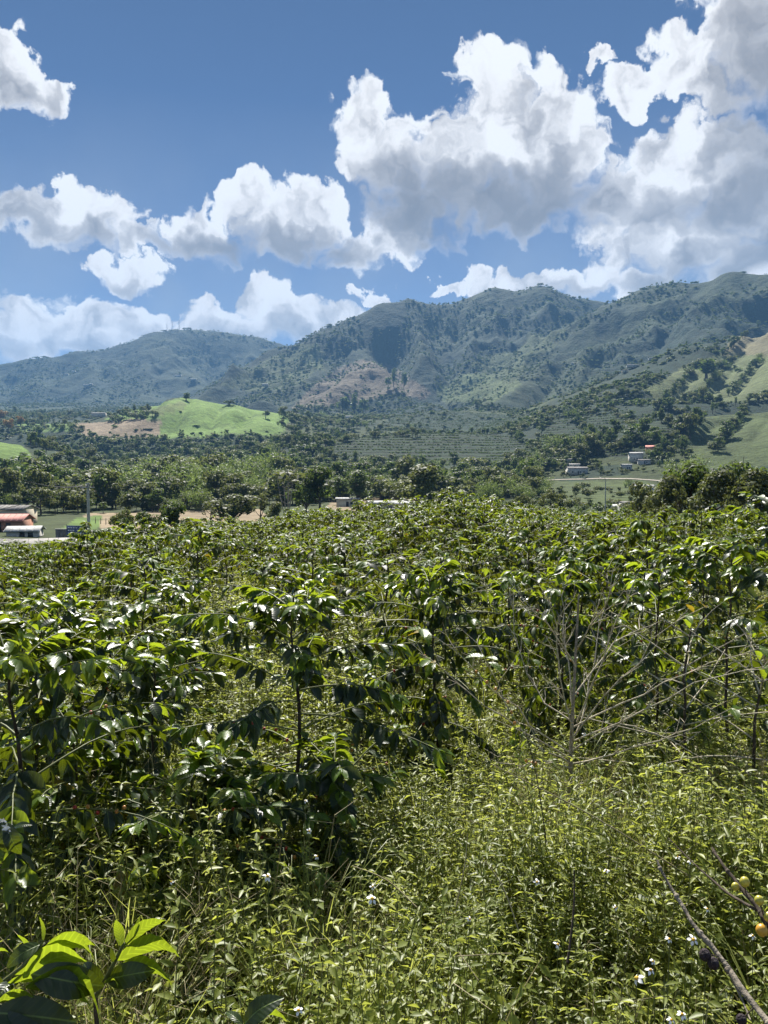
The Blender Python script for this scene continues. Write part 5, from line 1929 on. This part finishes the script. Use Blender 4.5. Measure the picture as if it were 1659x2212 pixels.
WEEDS = [weed_herb(1, .42, 7, .058, 8, [M_WEED, M_STEMG]), weed_herb(2, .36, 8, .048, 8, [M_WEED, M_STEMG], .5),
         weed_herb(3, .30, 7, .068, 5, [M_WEED2, M_STEMG], .6, .6), weed_herb(4, .48, 6, .052, 9, [M_WEED, M_STRAW], .4, .42),
         weed_herb(5, .22, 9, .040, 6, [M_WEED, M_STEMG], .9, .75), weed_grass(6, .42, 16, .0042, [M_GRASS]),
         weed_grass(7, .34, 20, .0030, [M_GRASS], .7, .9), weed_straw(8, .48, 9, [M_STRAW]), weed_straw(9, .6, 6, [M_STRAW]),
         weed_herb(10, .26, 5, .095, 4, [M_WEED2, M_STEMG], .7, .62), weed_grass(11, .30, 9, .0085, [M_GRASS], .6, 1.0), weed_herb(12, .40, 9, .032, 12, [M_WEED, M_STRAW], .55, .5),
         weed_herb(13, .66, 6, .040, 15, [M_WEED, M_STEMG], .3, .40), weed_herb(14, .58, 8, .050, 11, [M_WEED, M_STEMG], .35, .28), weed_grass(15, .60, 22, .0024, [M_GRASS], .35, .5)]
PW = np.array([.11, .11, .09, .09, .09, .07, .08, .08, .05, .06, .05, .12, .09, .08, .06])
rng = np.random.default_rng(5)


def weed_points(y0, y1, dens):
    n = int(dens * .5 * 1.16 * (y1 ** 2 - y0 ** 2))
    r = np.sqrt(rng.uniform(y0 ** 2, y1 ** 2, n))
    a = rng.uniform(-R(33.5), R(33.5), n)
    return r * np.sin(a), r * np.cos(a)


xs, ys = zip(*[weed_points(.75, 2.6, 210), weed_points(2.6, 5.0, 190), weed_points(5, 9, 100), weed_points(9, 22, 18)])
xs, ys = np.concatenate(xs), np.concatenate(ys)
n = len(xs)
patch = fbm(xs / .7, ys / .7, 3, 8)
tallness = .55 + .8 * patch
pick = rng.choice(len(WEEDS), n, p=PW / PW.sum())
grassy = fbm(xs / 1.1, ys / 1.1, 2, 19)
pick = np.where((grassy > .56) & (rng.random(n) < .55), rng.choice([5, 6, 7, 10, 14, 14], n), pick)
herby = fbm(xs / .9 + 40, ys / .9, 2, 23)
pick = np.where((herby > .56) & (rng.random(n) < .5), rng.choice([12, 13, 13], n), pick)
pick = np.where((herby < .42) & (rng.random(n) < .45), rng.choice([4, 1, 11], n), pick)
scl = rng.uniform(.6, 1.2, n) * tallness * np.where(ys < 1.3, .8, 1.0) * (1 + .3 * sstep(ys, 3.6, 5.5))
for (dx_, Y_) in ((948, 4.8), (1205, 5.3)):           # starved of light under the two densest shrubs
    x_ = (dx_ / SD - 384) / FPX * Y_
    scl = scl * (1 - .6 * np.exp(-((xs - x_ * ys / Y_) / .42) ** 4 - ((ys - Y_ + .35) / .75) ** 4))
keep = (patch > .27) | (rng.random(n) < .5)
# a little less under the open middle of the nearest shrub and in its shade
tl = rng.normal(size=(n, 2)) * .22
zz = land(xs, ys)
scatter('weeds', WEEDS, np.stack([xs, ys, zz], 1)[keep], rng.uniform(0, 6.28, n)[keep], scl[keep], pick[keep], tl[keep])
M_DEADBARK = plain_mat('dead_branch_bark', (.13, .11, .085), (.30, .26, .20), .9, 30.0, .25, .7)

# ------------------------------------------------------------------ the bare coffee shrub right of the middle
def bare_shrub():
    rng = np.random.default_rng(3)
    Y0 = 3.75
    b = at(1232, 1690, Y0)
    root = link('bare_coffee_shrub', None)
    gz = land1(b.x, Y0)
    root.location = (b.x, Y0, gz)
    tag(root, 'almost leafless coffee shrub with radiating pale branches right of the middle', 'shrub')
    L = lambda dx, dy, Y: at(dx, dy, Y) - Vector((b.x, Y0, gz))
    stem = [Vector((0, 0, -.05)), L(1232, 1640, 3.75), L(1236, 1560, 3.75), L(1240, 1480, 3.76), L(1244, 1400, 3.77), L(1248, 1330, 3.78), L(1250, 1285, 3.78)]
    link('stem', stem_mesh(stem, .012, .004, 'stem', M_DEADBARK), root)
    runs = [
        [(1236, 1630, 3.75), (1120, 1540, 3.6), (1010, 1430, 3.45), (912, 1358, 3.3)], [(1234, 1640, 3.75), (1100, 1560, 3.7), (1000, 1480, 3.7), (930, 1425, 3.7)],
        [(1234, 1650, 3.75), (1150, 1600, 3.6), (1085, 1500, 3.5), (1050, 1420, 3.4)], [(1238, 1560, 3.75), (1160, 1500, 3.9), (1120, 1400, 4.0), (1110, 1290, 4.1)],
        [(1240, 1600, 3.75), (1215, 1480, 3.6), (1205, 1380, 3.5), (1180, 1270, 3.4)], [(1240, 1540, 3.75), (1228, 1440, 3.9), (1222, 1340, 4.0), (1205, 1270, 4.1)],
        [(1246, 1560, 3.75), (1290, 1450, 3.6), (1330, 1350, 3.5), (1365, 1270, 3.4)], [(1246, 1580, 3.75), (1275, 1480, 3.9), (1290, 1380, 4.0), (1310, 1290, 4.1)],
        [(1240, 1590, 3.75), (1330, 1480, 3.6), (1420, 1380, 3.5), (1480, 1330, 3.45)], [(1240, 1570, 3.75), (1380, 1500, 3.7), (1500, 1450, 3.6), (1640, 1400, 3.5)],
        [(1240, 1600, 3.75), (1380, 1545, 3.55), (1520, 1470, 3.4), (1650, 1440, 3.3)], [(1238, 1620, 3.75), (1320, 1575, 3.6), (1420, 1590, 3.5), (1520, 1640, 3.4)],
        [(1236, 1650, 3.75), (1360, 1620, 3.6), (1470, 1580, 3.5), (1580, 1530, 3.4)], [(1242, 1500, 3.75), (1300, 1420, 3.9), (1360, 1370, 4.0), (1430, 1340, 4.1)],
        [(1244, 1440, 3.76), (1200, 1380, 3.6), (1160, 1330, 3.5), (1130, 1310, 3.45)], [(1246, 1400, 3.77), (1285, 1340, 3.6), (1310, 1300, 3.5), (1330, 1260, 3.4)],
        [(1236, 1660, 3.75), (1170, 1640, 3.55), (1120, 1660, 3.4), (1060, 1640, 3.3)]]
    for i, r in enumerate(runs):
        P_ = [L(*q) for q in r]
        pts = []
        for t in np.linspace(0, 1, 9):
            q = t * 3
            k = min(int(q), 2)
            p0, p1, p2, p3 = P_[max(k - 1, 0)], P_[k], P_[k + 1], P_[min(k + 2, 3)]
            u = q - k
            pts.append(.5 * ((2 * p1) + (p2 - p0) * u + (2 * p0 - 5 * p1 + 4 * p2 - p3) * u * u + (3 * p1 - p0 - 3 * p2 + p3) * u ** 3) + Vector(rng.normal(size=3) * .011 * math.sin(math.pi * t)))
        br = link('branch', MB().tube(pts, np.linspace(.0046, .0015, 9), 6).mesh('branch', [M_PALEBARK], True), root)
        for q in range(int(rng.integers(6, 12))):            # forked side twigs
            k = int(rng.integers(2, 8))
            d = Vector(rng.normal(size=3))
            d.z = abs(d.z) * .6
            d = (d.normalized() * .8 + (pts[k] - pts[k - 1]).normalized()).normalized()
            Lt = rng.uniform(.05, .24)
            e1 = pts[k] + d * Lt * .5 + Vector(rng.normal(size=3) * .008)
            mb = MB().tube([pts[k], e1, e1 + (d + Vector(rng.normal(size=3) * .35)).normalized() * Lt * .5], [.0022, .0015, .0008], 4, cap=False)
            mb.tube([e1, e1 + (d + Vector(rng.normal(size=3) * .7)).normalized() * Lt * .35], [.0013, .0007], 4, cap=False)
            link('twig', mb.mesh('twig', [M_PALEBARK]), br)
        if i in (0, 1, 2, 8, 9, 10, 12):
            t = (pts[-1] - pts[-2]).normalized()
            for q in range(4 if i < 2 else 3):
                s = t.cross(Vector((0, 0, 1))).normalized() * (1 if q % 2 else -1)
                place_leaf(pts[-1] - t * .03 * (q // 2), t * .5 + s * .7 + Vector((0, 0, -.35)), Vector((0, -.3, 1)), rng.uniform(.08, .12), 'young' if q < 3 else 'old', q, br)
        if i in (0, 2, 16):
            for q in range(5):
                c = link('cherry', CHERRY[1 if q % 2 else 2], br)
                c.location = pts[4].lerp(pts[5], q * .2) + Vector(rng.normal(size=3) * .008)


bare_shrub()

# bare, pale twiggy shrubs among the leafy ones at the right
for (dx, Y, H, sd, lb) in [(1505, 4.1, 1.05, 21, 'small leafless twiggy shrub in front of the silvery-leaved one'), (1640, 3.9, 1.0, 22, 'leafless twiggy shrub cut off by the right edge')]:
    x = (dx / SD - 384) / FPX * Y
    root = link('bare_coffee_shrub', None)
    root.location = (x, Y, land1(x, Y))
    tag(root, lb, 'shrub')
    stem, br = coffee_plan(sd, H, spread=.62, gap=.09, first=.25, per=2, droopy=.25)
    link('stem', stem_mesh(stem, .012, .004), root)
    for i, (pts, lv, ch) in enumerate(br):
        b = link('branch', MB().tube(pts, np.linspace(.0046, .0016, len(pts)), 5).mesh('branch', [M_PALEBARK], True), root)
        if i % 3 == 0:
            for l in lv[-2:]:
                place_leaf(*l, b)


# ------------------------------------------------------------------ leafy shoots close to the lens
def zA(zx, zy):                       # bottom left detail view -> measured points
    return zx * .26455, 1920.1 + zy * .26455


def shoot(name, label, stems, leaves, Y, cat='plant'):
    rng = np.random.default_rng(len(leaves))
    b = at(*zA(*stems[0][0]), Y)
    root = link(name, None)
    root.location = (b.x, b.y, land1(b.x, b.y))
    tag(root, label, cat)
    o = Vector(root.location)
    for st in stems:
        pts = [at(*zA(*q[:2]), Y + (q[2] if len(q) > 2 else 0)) - o for q in st]
        link('stem', MB().tube(pts, np.linspace(.0050, .0028, len(pts)), 7).mesh('stem', [M_STEMG], True), root)
    g = at(*zA(*stems[0][0]), Y) - o
    link('stem', MB().tube([Vector((g.x, g.y, -.03)), Vector((g.x + .01, g.y, g.z * .5)), g], [.007, .006, .005], 7).mesh('stem', [M_BARK], True), root)
    for (a, t_, da, db, nrm, kind, wd) in leaves:
        p0 = at(*zA(*a), Y + da) - o
        p1 = at(*zA(*t_), Y + db) - o
        d = p1 - p0
        me = BIG[kind][len(root.children) % 2]
        l = link('leaf', me, root)
        if kind == 'young':
            nrm = (nrm[0], .95, .40)
        M = frame_to(p0, d, Vector(nrm), d.length * 1.04)
        sc = Matrix.Diagonal((wd, 1, wd, 1))
        l.matrix_local = M @ sc
    return root


def big_leaf(mat, droop, seed):
    ts = np.linspace(0, 1, 13)
    prof = np.sin(np.pi * np.clip(ts, 0, 1) ** .85) ** .8 * np.where(ts > .86, .62 + .38 * (1 - (ts - .86) / .14), 1)
    V, F = [], []
    for i, t in enumerate(ts):
        hw = .0300 * prof[i] + (.0012 if i < 12 else .0002)
        y = t * LEAF_L
        z = .35 * droop * LEAF_L * math.sin(math.pi * t)
        for s in (-1, -.5, 0, .5, 1):
            wv = .0016 * math.sin(t * 30 + s * 2 + seed) * abs(s)
            V.append((s * hw, y, z + .34 * hw * abs(s) - .10 * hw * s * s * 2 + wv))
    for i in range(12):
        for j in range(4):
            a = i * 5 + j
            F.append((a, a + 1, a + 6, a + 5))
    return mesh_np('leaf', V, np.array(F), [mat], smooth=True)


BIG = {k: [big_leaf(m_, .5, 1), big_leaf(m_, .8, 4)] for k, m_ in (('dark', M_COFFEE), ('young', M_COFFEE_Y))}
shoot('leafy_shoot', 'bright leafy coffee shoot in the lower left corner, backlit big leaves',
      [[(-80, 860), (0, 780), (200, 620), (330, 470), (345, 420)]],
      [((345, 440), (320, 235), 0, .01, (.4, -1, .2), 'young', .6), ((335, 450), (62, 640), 0, -.03, (-.3, -1, .5), 'dark', 1.0), ((345, 500), (760, 462), 0, .03, (0, -.35, 1), 'young', 1.0),
       ((335, 520), (755, 585), 0, -.03, (0, -.6, 1), 'young', .9), ((185, 725), (690, 600), -.02, -.05, (0, -.45, 1), 'young', 1.0), ((250, 690), (835, 790), -.01, .03, (.1, -.9, .6), 'dark', .95),
       ((205, 800), (715, 950), -.03, -.03, (.1, -.5, 1), 'young', .9), ((205, 815), (792, 1088), -.03, -.08, (.25, -.55, 1), 'young', 1.0), ((-20, 930), (275, 890), -.05, -.06, (0, -.5, 1), 'young', .8),
       ((-60, 520), (66, 520), 0, 0, (0, -.5, 1), 'young', .7), ((-60, 1010), (600, 1085), -.06, -.02, (.05, -.8, .7), 'dark', .95), ((-60, 1060), (420, 1190), -.04, -.06, (.1, -.9, .5), 'dark', .9),
       ((120, 700), (560, 700), .01, .02, (0, -.5, 1), 'young', .8), ((60, 770), (420, 860), -.02, -.02, (0, -.5, 1), 'young', .8), ((260, 600), (140, 380), 0, .02, (.2, -.5, 1), 'young', .7), ((30, 800), (-60, 620), 0, 0, (0, -1, .4), 'dark', 1.0), ((100, 760), (-40, 930), 0, -.05, (0, -1, .4), 'dark', 1.1)], 1.50)
shoot('leafy_shoot', 'smaller leafy coffee shoot right beside the one in the lower left corner',
      [[(780, 880), (850, 760), (940, 590), (1000, 470), (1020, 440)]],
      [((990, 470), (945, 262), 0, 0, (-.3, -1, .3), 'young', .8), ((1005, 465), (1137, 232), 0, .03, (.6, -.6, .6), 'young', .6), ((1010, 470), (1337, 262), 0, .03, (-.3, -.5, 1), 'young', .9),
       ((950, 590), (1452, 562), 0, -.02, (0, -.55, 1), 'young', .85), ((865, 740), (1255, 668), 0, .02, (0, -.9, .6), 'dark', 1.1), ((865, 745), (1395, 800), 0, -.03, (0, -.5, 1), 'young', .85),
       ((850, 760), (690, 610), 0, .03, (0, -1, .5), 'dark', 1.2), ((850, 770), (955, 800), -.01, -.03, (0, -.8, .7), 'young', .9), ((940, 600), (905, 480), 0, -.01, (.2, -1, .3), 'dark', .6)], 1.55)
shoot('leafy_shoot', 'two-leaved coffee seedling at the bottom edge',
      [[(2000, 1180), (1985, 1110)]],
      [((1990, 1110), (2310, 895), 0, .02, (-.35, -.7, .8), 'dark', 1.1), ((1985, 1110), (2330, 1075), 0, .0, (0, -.5, 1), 'young', .9), ((1985, 1110), (1850, 1010), 0, .03, (.3, -.6, .8), 'dark', .8)], 1.62)
# white blossom and hanging leaves on the left edge
EDGE = shoot('leafy_shoot', 'hanging dark leaves with a white blossom at the left edge',
             [[(-120, -620), (0, -560), (120, -490)]],
             [((20, -560), (60, -300), -.01, -.03, (.1, -1, .2), 'dark', 1.0), ((60, -540), (170, -290), -.01, -.02, (.3, -1, .2), 'dark', 1.0), ((110, -500), (260, -520), 0, 0, (0, -.6, 1), 'dark', .8), ((-20, -560), (10, -260), 0, -.03, (-.2, -1, .2), 'young', 1.0)], 2.0)


def blossom():
    m_ = plain_mat('white_petals', (.75, .74, .68), (.85, .84, .80), .6, 40, .3)
    c = at(14, 1792, 1.98)
    o = link('blossom', None)
    o.location = c
    tag(o, 'cluster of small white coffee blossoms at the left edge', 'flower')
    rng = np.random.default_rng(2)
    for i in range(7):
        ctr = Vector(rng.normal(size=3) * .010)
        for k in range(5):
            a = k * 1.257
            d = Vector((math.cos(a), -.4 + rng.normal() * .2, math.sin(a))).normalized()
            V, F = LOW[0]
            M = np.array(frame_to(ctr, d, Vector((0, -1, .3)), .014))
            link('petal', MB().add(V @ M[:3, :3].T + M[:3, 3], F).mesh('petal', [m_]), o)


blossom()


# ------------------------------------------------------------------ fallen branches with fruit, lower right
def zB(zx, zy):
    return 1261.8 + zx * .2394, 1810.4 + zy * .2394


def smooth(pts, n=14):
    out = []
    m_ = len(pts) - 1
    for t in np.linspace(0, 1, n):
        q = t * m_
        k = min(int(q), m_ - 1)
        p0, p1, p2, p3 = pts[max(k - 1, 0)], pts[k], pts[k + 1], pts[min(k + 2, m_)]
        u = q - k
        out.append(.5 * ((2 * p1) + (p2 - p0) * u + (2 * p0 - 5 * p1 + 4 * p2 - p3) * u * u + (3 * p1 - p0 - 3 * p2 + p3) * u ** 3))
    return out


def fruit_branch(label, run, Ys, r0, r1, mat, fruits, twigs=()):
    pts = [at(*zB(*p), y) for p, y in zip(run, Ys)]
    root = link('fruit_branch', None)
    o = Vector((pts[0].x, pts[0].y, land1(pts[0].x, pts[0].y)))
    root.location = o
    tag(root, label, 'branch')
    sm = smooth([p - o for p in pts], 16)
    wob = np.random.default_rng(6)
    b = link('bough', MB().tube([p + Vector(wob.normal(size=3) * r0 * .12) for p in sm], np.linspace(r0, r1, 16) * (1 + .18 * np.sin(np.arange(16) * 1.9)), 9).mesh('bough', [mat], True), root)
    for q in range(2, 15, 3):
        link('node', MB().ball(sm[q], r0 * 1.25 * (1 - q / 32), 0, 8, 6).mesh('node', [mat], True), b)
    for tw in twigs:
        tp = smooth([at(*zB(*p[:2]), p[2]) - o for p in tw], 10)
        link('twig', MB().tube(tp, np.linspace(r0 * .5, r1 * .5, 10), 6).mesh('twig', [mat], True), root)
    for (fx, fy, fY, fr, m_) in fruits:
        p = at(*zB(fx, fy), fY) - o
        f = link('fruit', MB().ball((0, 0, 0), (fr, fr, fr * 1.08), 0, 14, 10).mesh('fruit', [m_], True), root)
        f.location = p
        link('fruit_scar', MB().ball((fr * .2, -fr * .75, -fr * .6), fr * .16, 0, 6, 4).mesh('scar', [M_BARK], True), f)
        near_ = min(sm, key=lambda s: (s - p).length)
        link('fruit_stalk', MB().tube([p, p.lerp(near_, .5) + Vector((0, 0, .001)), near_], [.0012] * 3, 5).mesh('stalk', [M_BARK]), root)


M_YEL = plain_mat('yellow_green_fruit', (.30, .30, .035), (.50, .42, .06), .38, 60, .5)
M_ORA = plain_mat('orange_fruit', (.46, .20, .02), (.60, .36, .04), .38, 60, .5)
M_BLK = plain_mat('dried_black_fruit', (.018, .012, .014), (.06, .04, .045), .7, 90, .3, .8)
fruit_branch('grey dead coffee branch with dried black fruits in the lower right corner',
             [(1800, 1850), (1659, 1665), (1370, 1290), (1190, 1020), (1000, 800), (850, 550), (740, 380), (650, 200)], [1.22, 1.25, 1.33, 1.38, 1.42, 1.47, 1.5, 1.53], .0068, .0022, M_DEADBARK,
             [(1090, 1055, 1.37, .0105, M_BLK), (1165, 1130, 1.36, .0105, M_BLK), (1420, 1640, 1.27, .009, M_BLK)],
             [[(1300, 1180, 1.36), (1360, 1320, 1.33), (1440, 1490, 1.3), (1500, 1640, 1.27)]])
fruit_branch('thin branch with yellow and orange coffee fruits at the right edge',
             [(1800, 1020), (1659, 790), (1560, 620), (1400, 430), (1250, 240), (1150, 90)], [1.25, 1.28, 1.32, 1.36, 1.4, 1.44], .0055, .0022, M_BARK,
             [(1450, 395, 1.33, .0085, M_YEL), (1365, 437, 1.345, .0068, M_YEL), (1580, 562, 1.29, .0078, M_YEL), (1665, 710, 1.27, .008, M_YEL), (1604, 832, 1.265, .0098, M_ORA)],
             [[(1560, 650, 1.32), (1300, 500, 1.4), (1150, 370, 1.46), (1000, 240, 1.52), (760, 0, 1.6)]])

# stems that stick up out of the weeds
for i, (a, b_, Y, r, lb) in enumerate([((1240, 1880), (1226, 2080), 2.0, .0035, 'dark upright stem among the weeds right of the middle'), ((1010, 1800), (985, 1960), 2.2, .002, 'thin straw stem among the weeds at the middle'),
                                       ((1060, 1650), (1500, 1900), 2.6, .003, 'long pale stalk lying slantwise across the weeds'), ((760, 1870), (900, 1960), 2.1, .002, 'short pale stalk lying across the weeds'),
                                       ((1040, 1850), (1120, 2010), 2.0, .002, 'slanted straw stalk in the middle weeds'), ((1130, 1560), (1180, 1820), 2.7, .0025, 'grey stem leaning in the weeds under the bare shrub')]):
    p, q = at(*a, Y + .12), at(*b_, Y)
    o = link('dry_stalk', MB().tube(smooth([p, p.lerp(q, .5) + Vector((.01, .01, .012)), q], 9), np.linspace(r * .6, r, 9), 6).mesh('dry_stalk', [M_BARK if i in (0, 5) else M_STRAW], True))
    tag(o, lb, 'stalk')

# ------------------------------------------------------------------ white weed flowers
M_PETAL = plain_mat('white_ray_petals', (.78, .77, .70), (.88, .87, .82), .55, 40, .3)
M_DISC = plain_mat('yellow_flower_disc', (.50, .27, .02), (.66, .40, .04), .7, 200, .3)
FL = [(*zB(475, 1262), 1.55), (*zB(600, 1190), 1.62), (*zB(622, 1112), 1.66), (*zB(985, 915), 1.7), (*zB(1522, 880), 1.68), (*zB(788, 1640), 1.4), (*zB(885, 1590), 1.42), (*zB(960, 205), 2.05), (*zB(845, 168), 2.1),
      (*zB(200, 290), 2.0), (*zB(1112, 640), 1.8), (*zB(770, 910), 1.7), (685, 1850, 2.15), (645, 2182, 1.42), (578, 1893, 2.05), (804, 1941, 1.95), (805, 1915, 2.0),
      (1015, 1985, 1.85), (660, 1730, 2.5), (668, 1795, 2.35), (1330, 1960, 1.9), (1205, 2040, 1.7), (1150, 1655, 2.6), (1160, 1905, 2.0), (370, 1905, 2.1), (1262, 1585, 3.0)]
PLACE = ['lower right corner, beside the dead branch', 'right, under the yellow fruits', 'far lower right', 'lower middle', 'middle weeds', 'under the bare shrub', 'in front of the red-cherried shrub']
rng = np.random.default_rng(13)
for i, (dx, dy, Y) in enumerate(FL):
    c = at(dx, dy, Y)
    gz = land1(c.x, c.y)
    root = link('weed_flower', None)
    root.location = (c.x, c.y, gz)
    hz = c.z - gz
    if hz < .04:
        hz = .04
    big = i in (0, 1, 3, 14, 15)
    side = 'left of the middle' if dx < 720 else 'near the middle' if dx < 1100 else 'right of the middle' if dx < 1420 else 'near the dead branch'
    rank = 'lowest' if dy > 2080 else 'low' if dy > 1980 else 'half-way up' if dy > 1850 else 'high'
    tag(root, f'{"larger" if big else "small"} white weed flower {rank}, {side}', 'flower', 'white flowers in the weeds')
    s = rng.uniform(.85, 1.2) * (.95 if big else .62)
    tlt = Vector((rng.normal() * .35, -.55 + rng.normal() * .25, 1)).normalized()
    link('stem', MB().tube([(0, .02, -.01), (rng.normal() * .015, .012, hz * .5), (0, 0, hz)], [.0014, .0012, .0010], 4, cap=False).mesh('stem', [M_STEMG]), root)
    link('disc', MB().ball((0, 0, hz), (.0042 * s, .0042 * s, .0036 * s), 0, 9, 6).mesh('disc', [M_DISC], True), root)
    u = tlt.cross(Vector((0, 1, 0))).normalized()
    v = tlt.cross(u)
    npt = 5 if i % 4 else 4
    for k in range(npt):
        a = k * 6.283 / npt + rng.normal() * .15
        d = u * math.cos(a) + v * math.sin(a) - tlt * rng.uniform(0, .5)
        V, F = LOW[1]
        M = np.array(frame_to(Vector((0, 0, hz)) + d.normalized() * .003 * s, d, tlt, .0125 * s)) @ np.diag([1.55, 1, 1, 1])
        link('petal', MB().add(V @ M[:3, :3].T + M[:3, 3], F).mesh('petal', [M_PETAL], True), root)


settle_labels([o for o in COL.objects if o.name.startswith('weed_flower') and o.parent is None])

# ------------------------------------------------------------------ the hazy air
def haze_box():
    zmax = float(GZ.max()) + 40
    zmin = float(GZ.min()) - 12
    bm = bmesh.new()
    bmesh.ops.create_cube(bm, size=1.0)
    for v in bm.verts:
        v.co = Vector((v.co.x * 19400, v.co.y * 19400, zmin if v.co.z < 0 else zmax))
    me = bpy.data.meshes.new('haze')
    bm.to_mesh(me)
    bm.free()
    o = link('haze', me)
    tag(o, kind='stuff')
    mt = bpy.data.materials.new('haze_air')
    mt.use_nodes = True
    T = NT(mt.node_tree)
    T.n.clear()
    pv = T.add('ShaderNodeVolumePrincipled')
    pv.inputs['Color'].default_value = (.24, .52, .96, 1)
    pv.inputs['Density'].default_value = HAZE
    pv.inputs['Anisotropy'].default_value = 0.0
    ou = T.add('ShaderNodeOutputMaterial')
    T.l.new(pv.outputs[0], ou.inputs['Volume'])
    me.materials.append(mt)
    mt.cycles.homogeneous_volume = True


HAZE = 0.8e-4
haze_box()
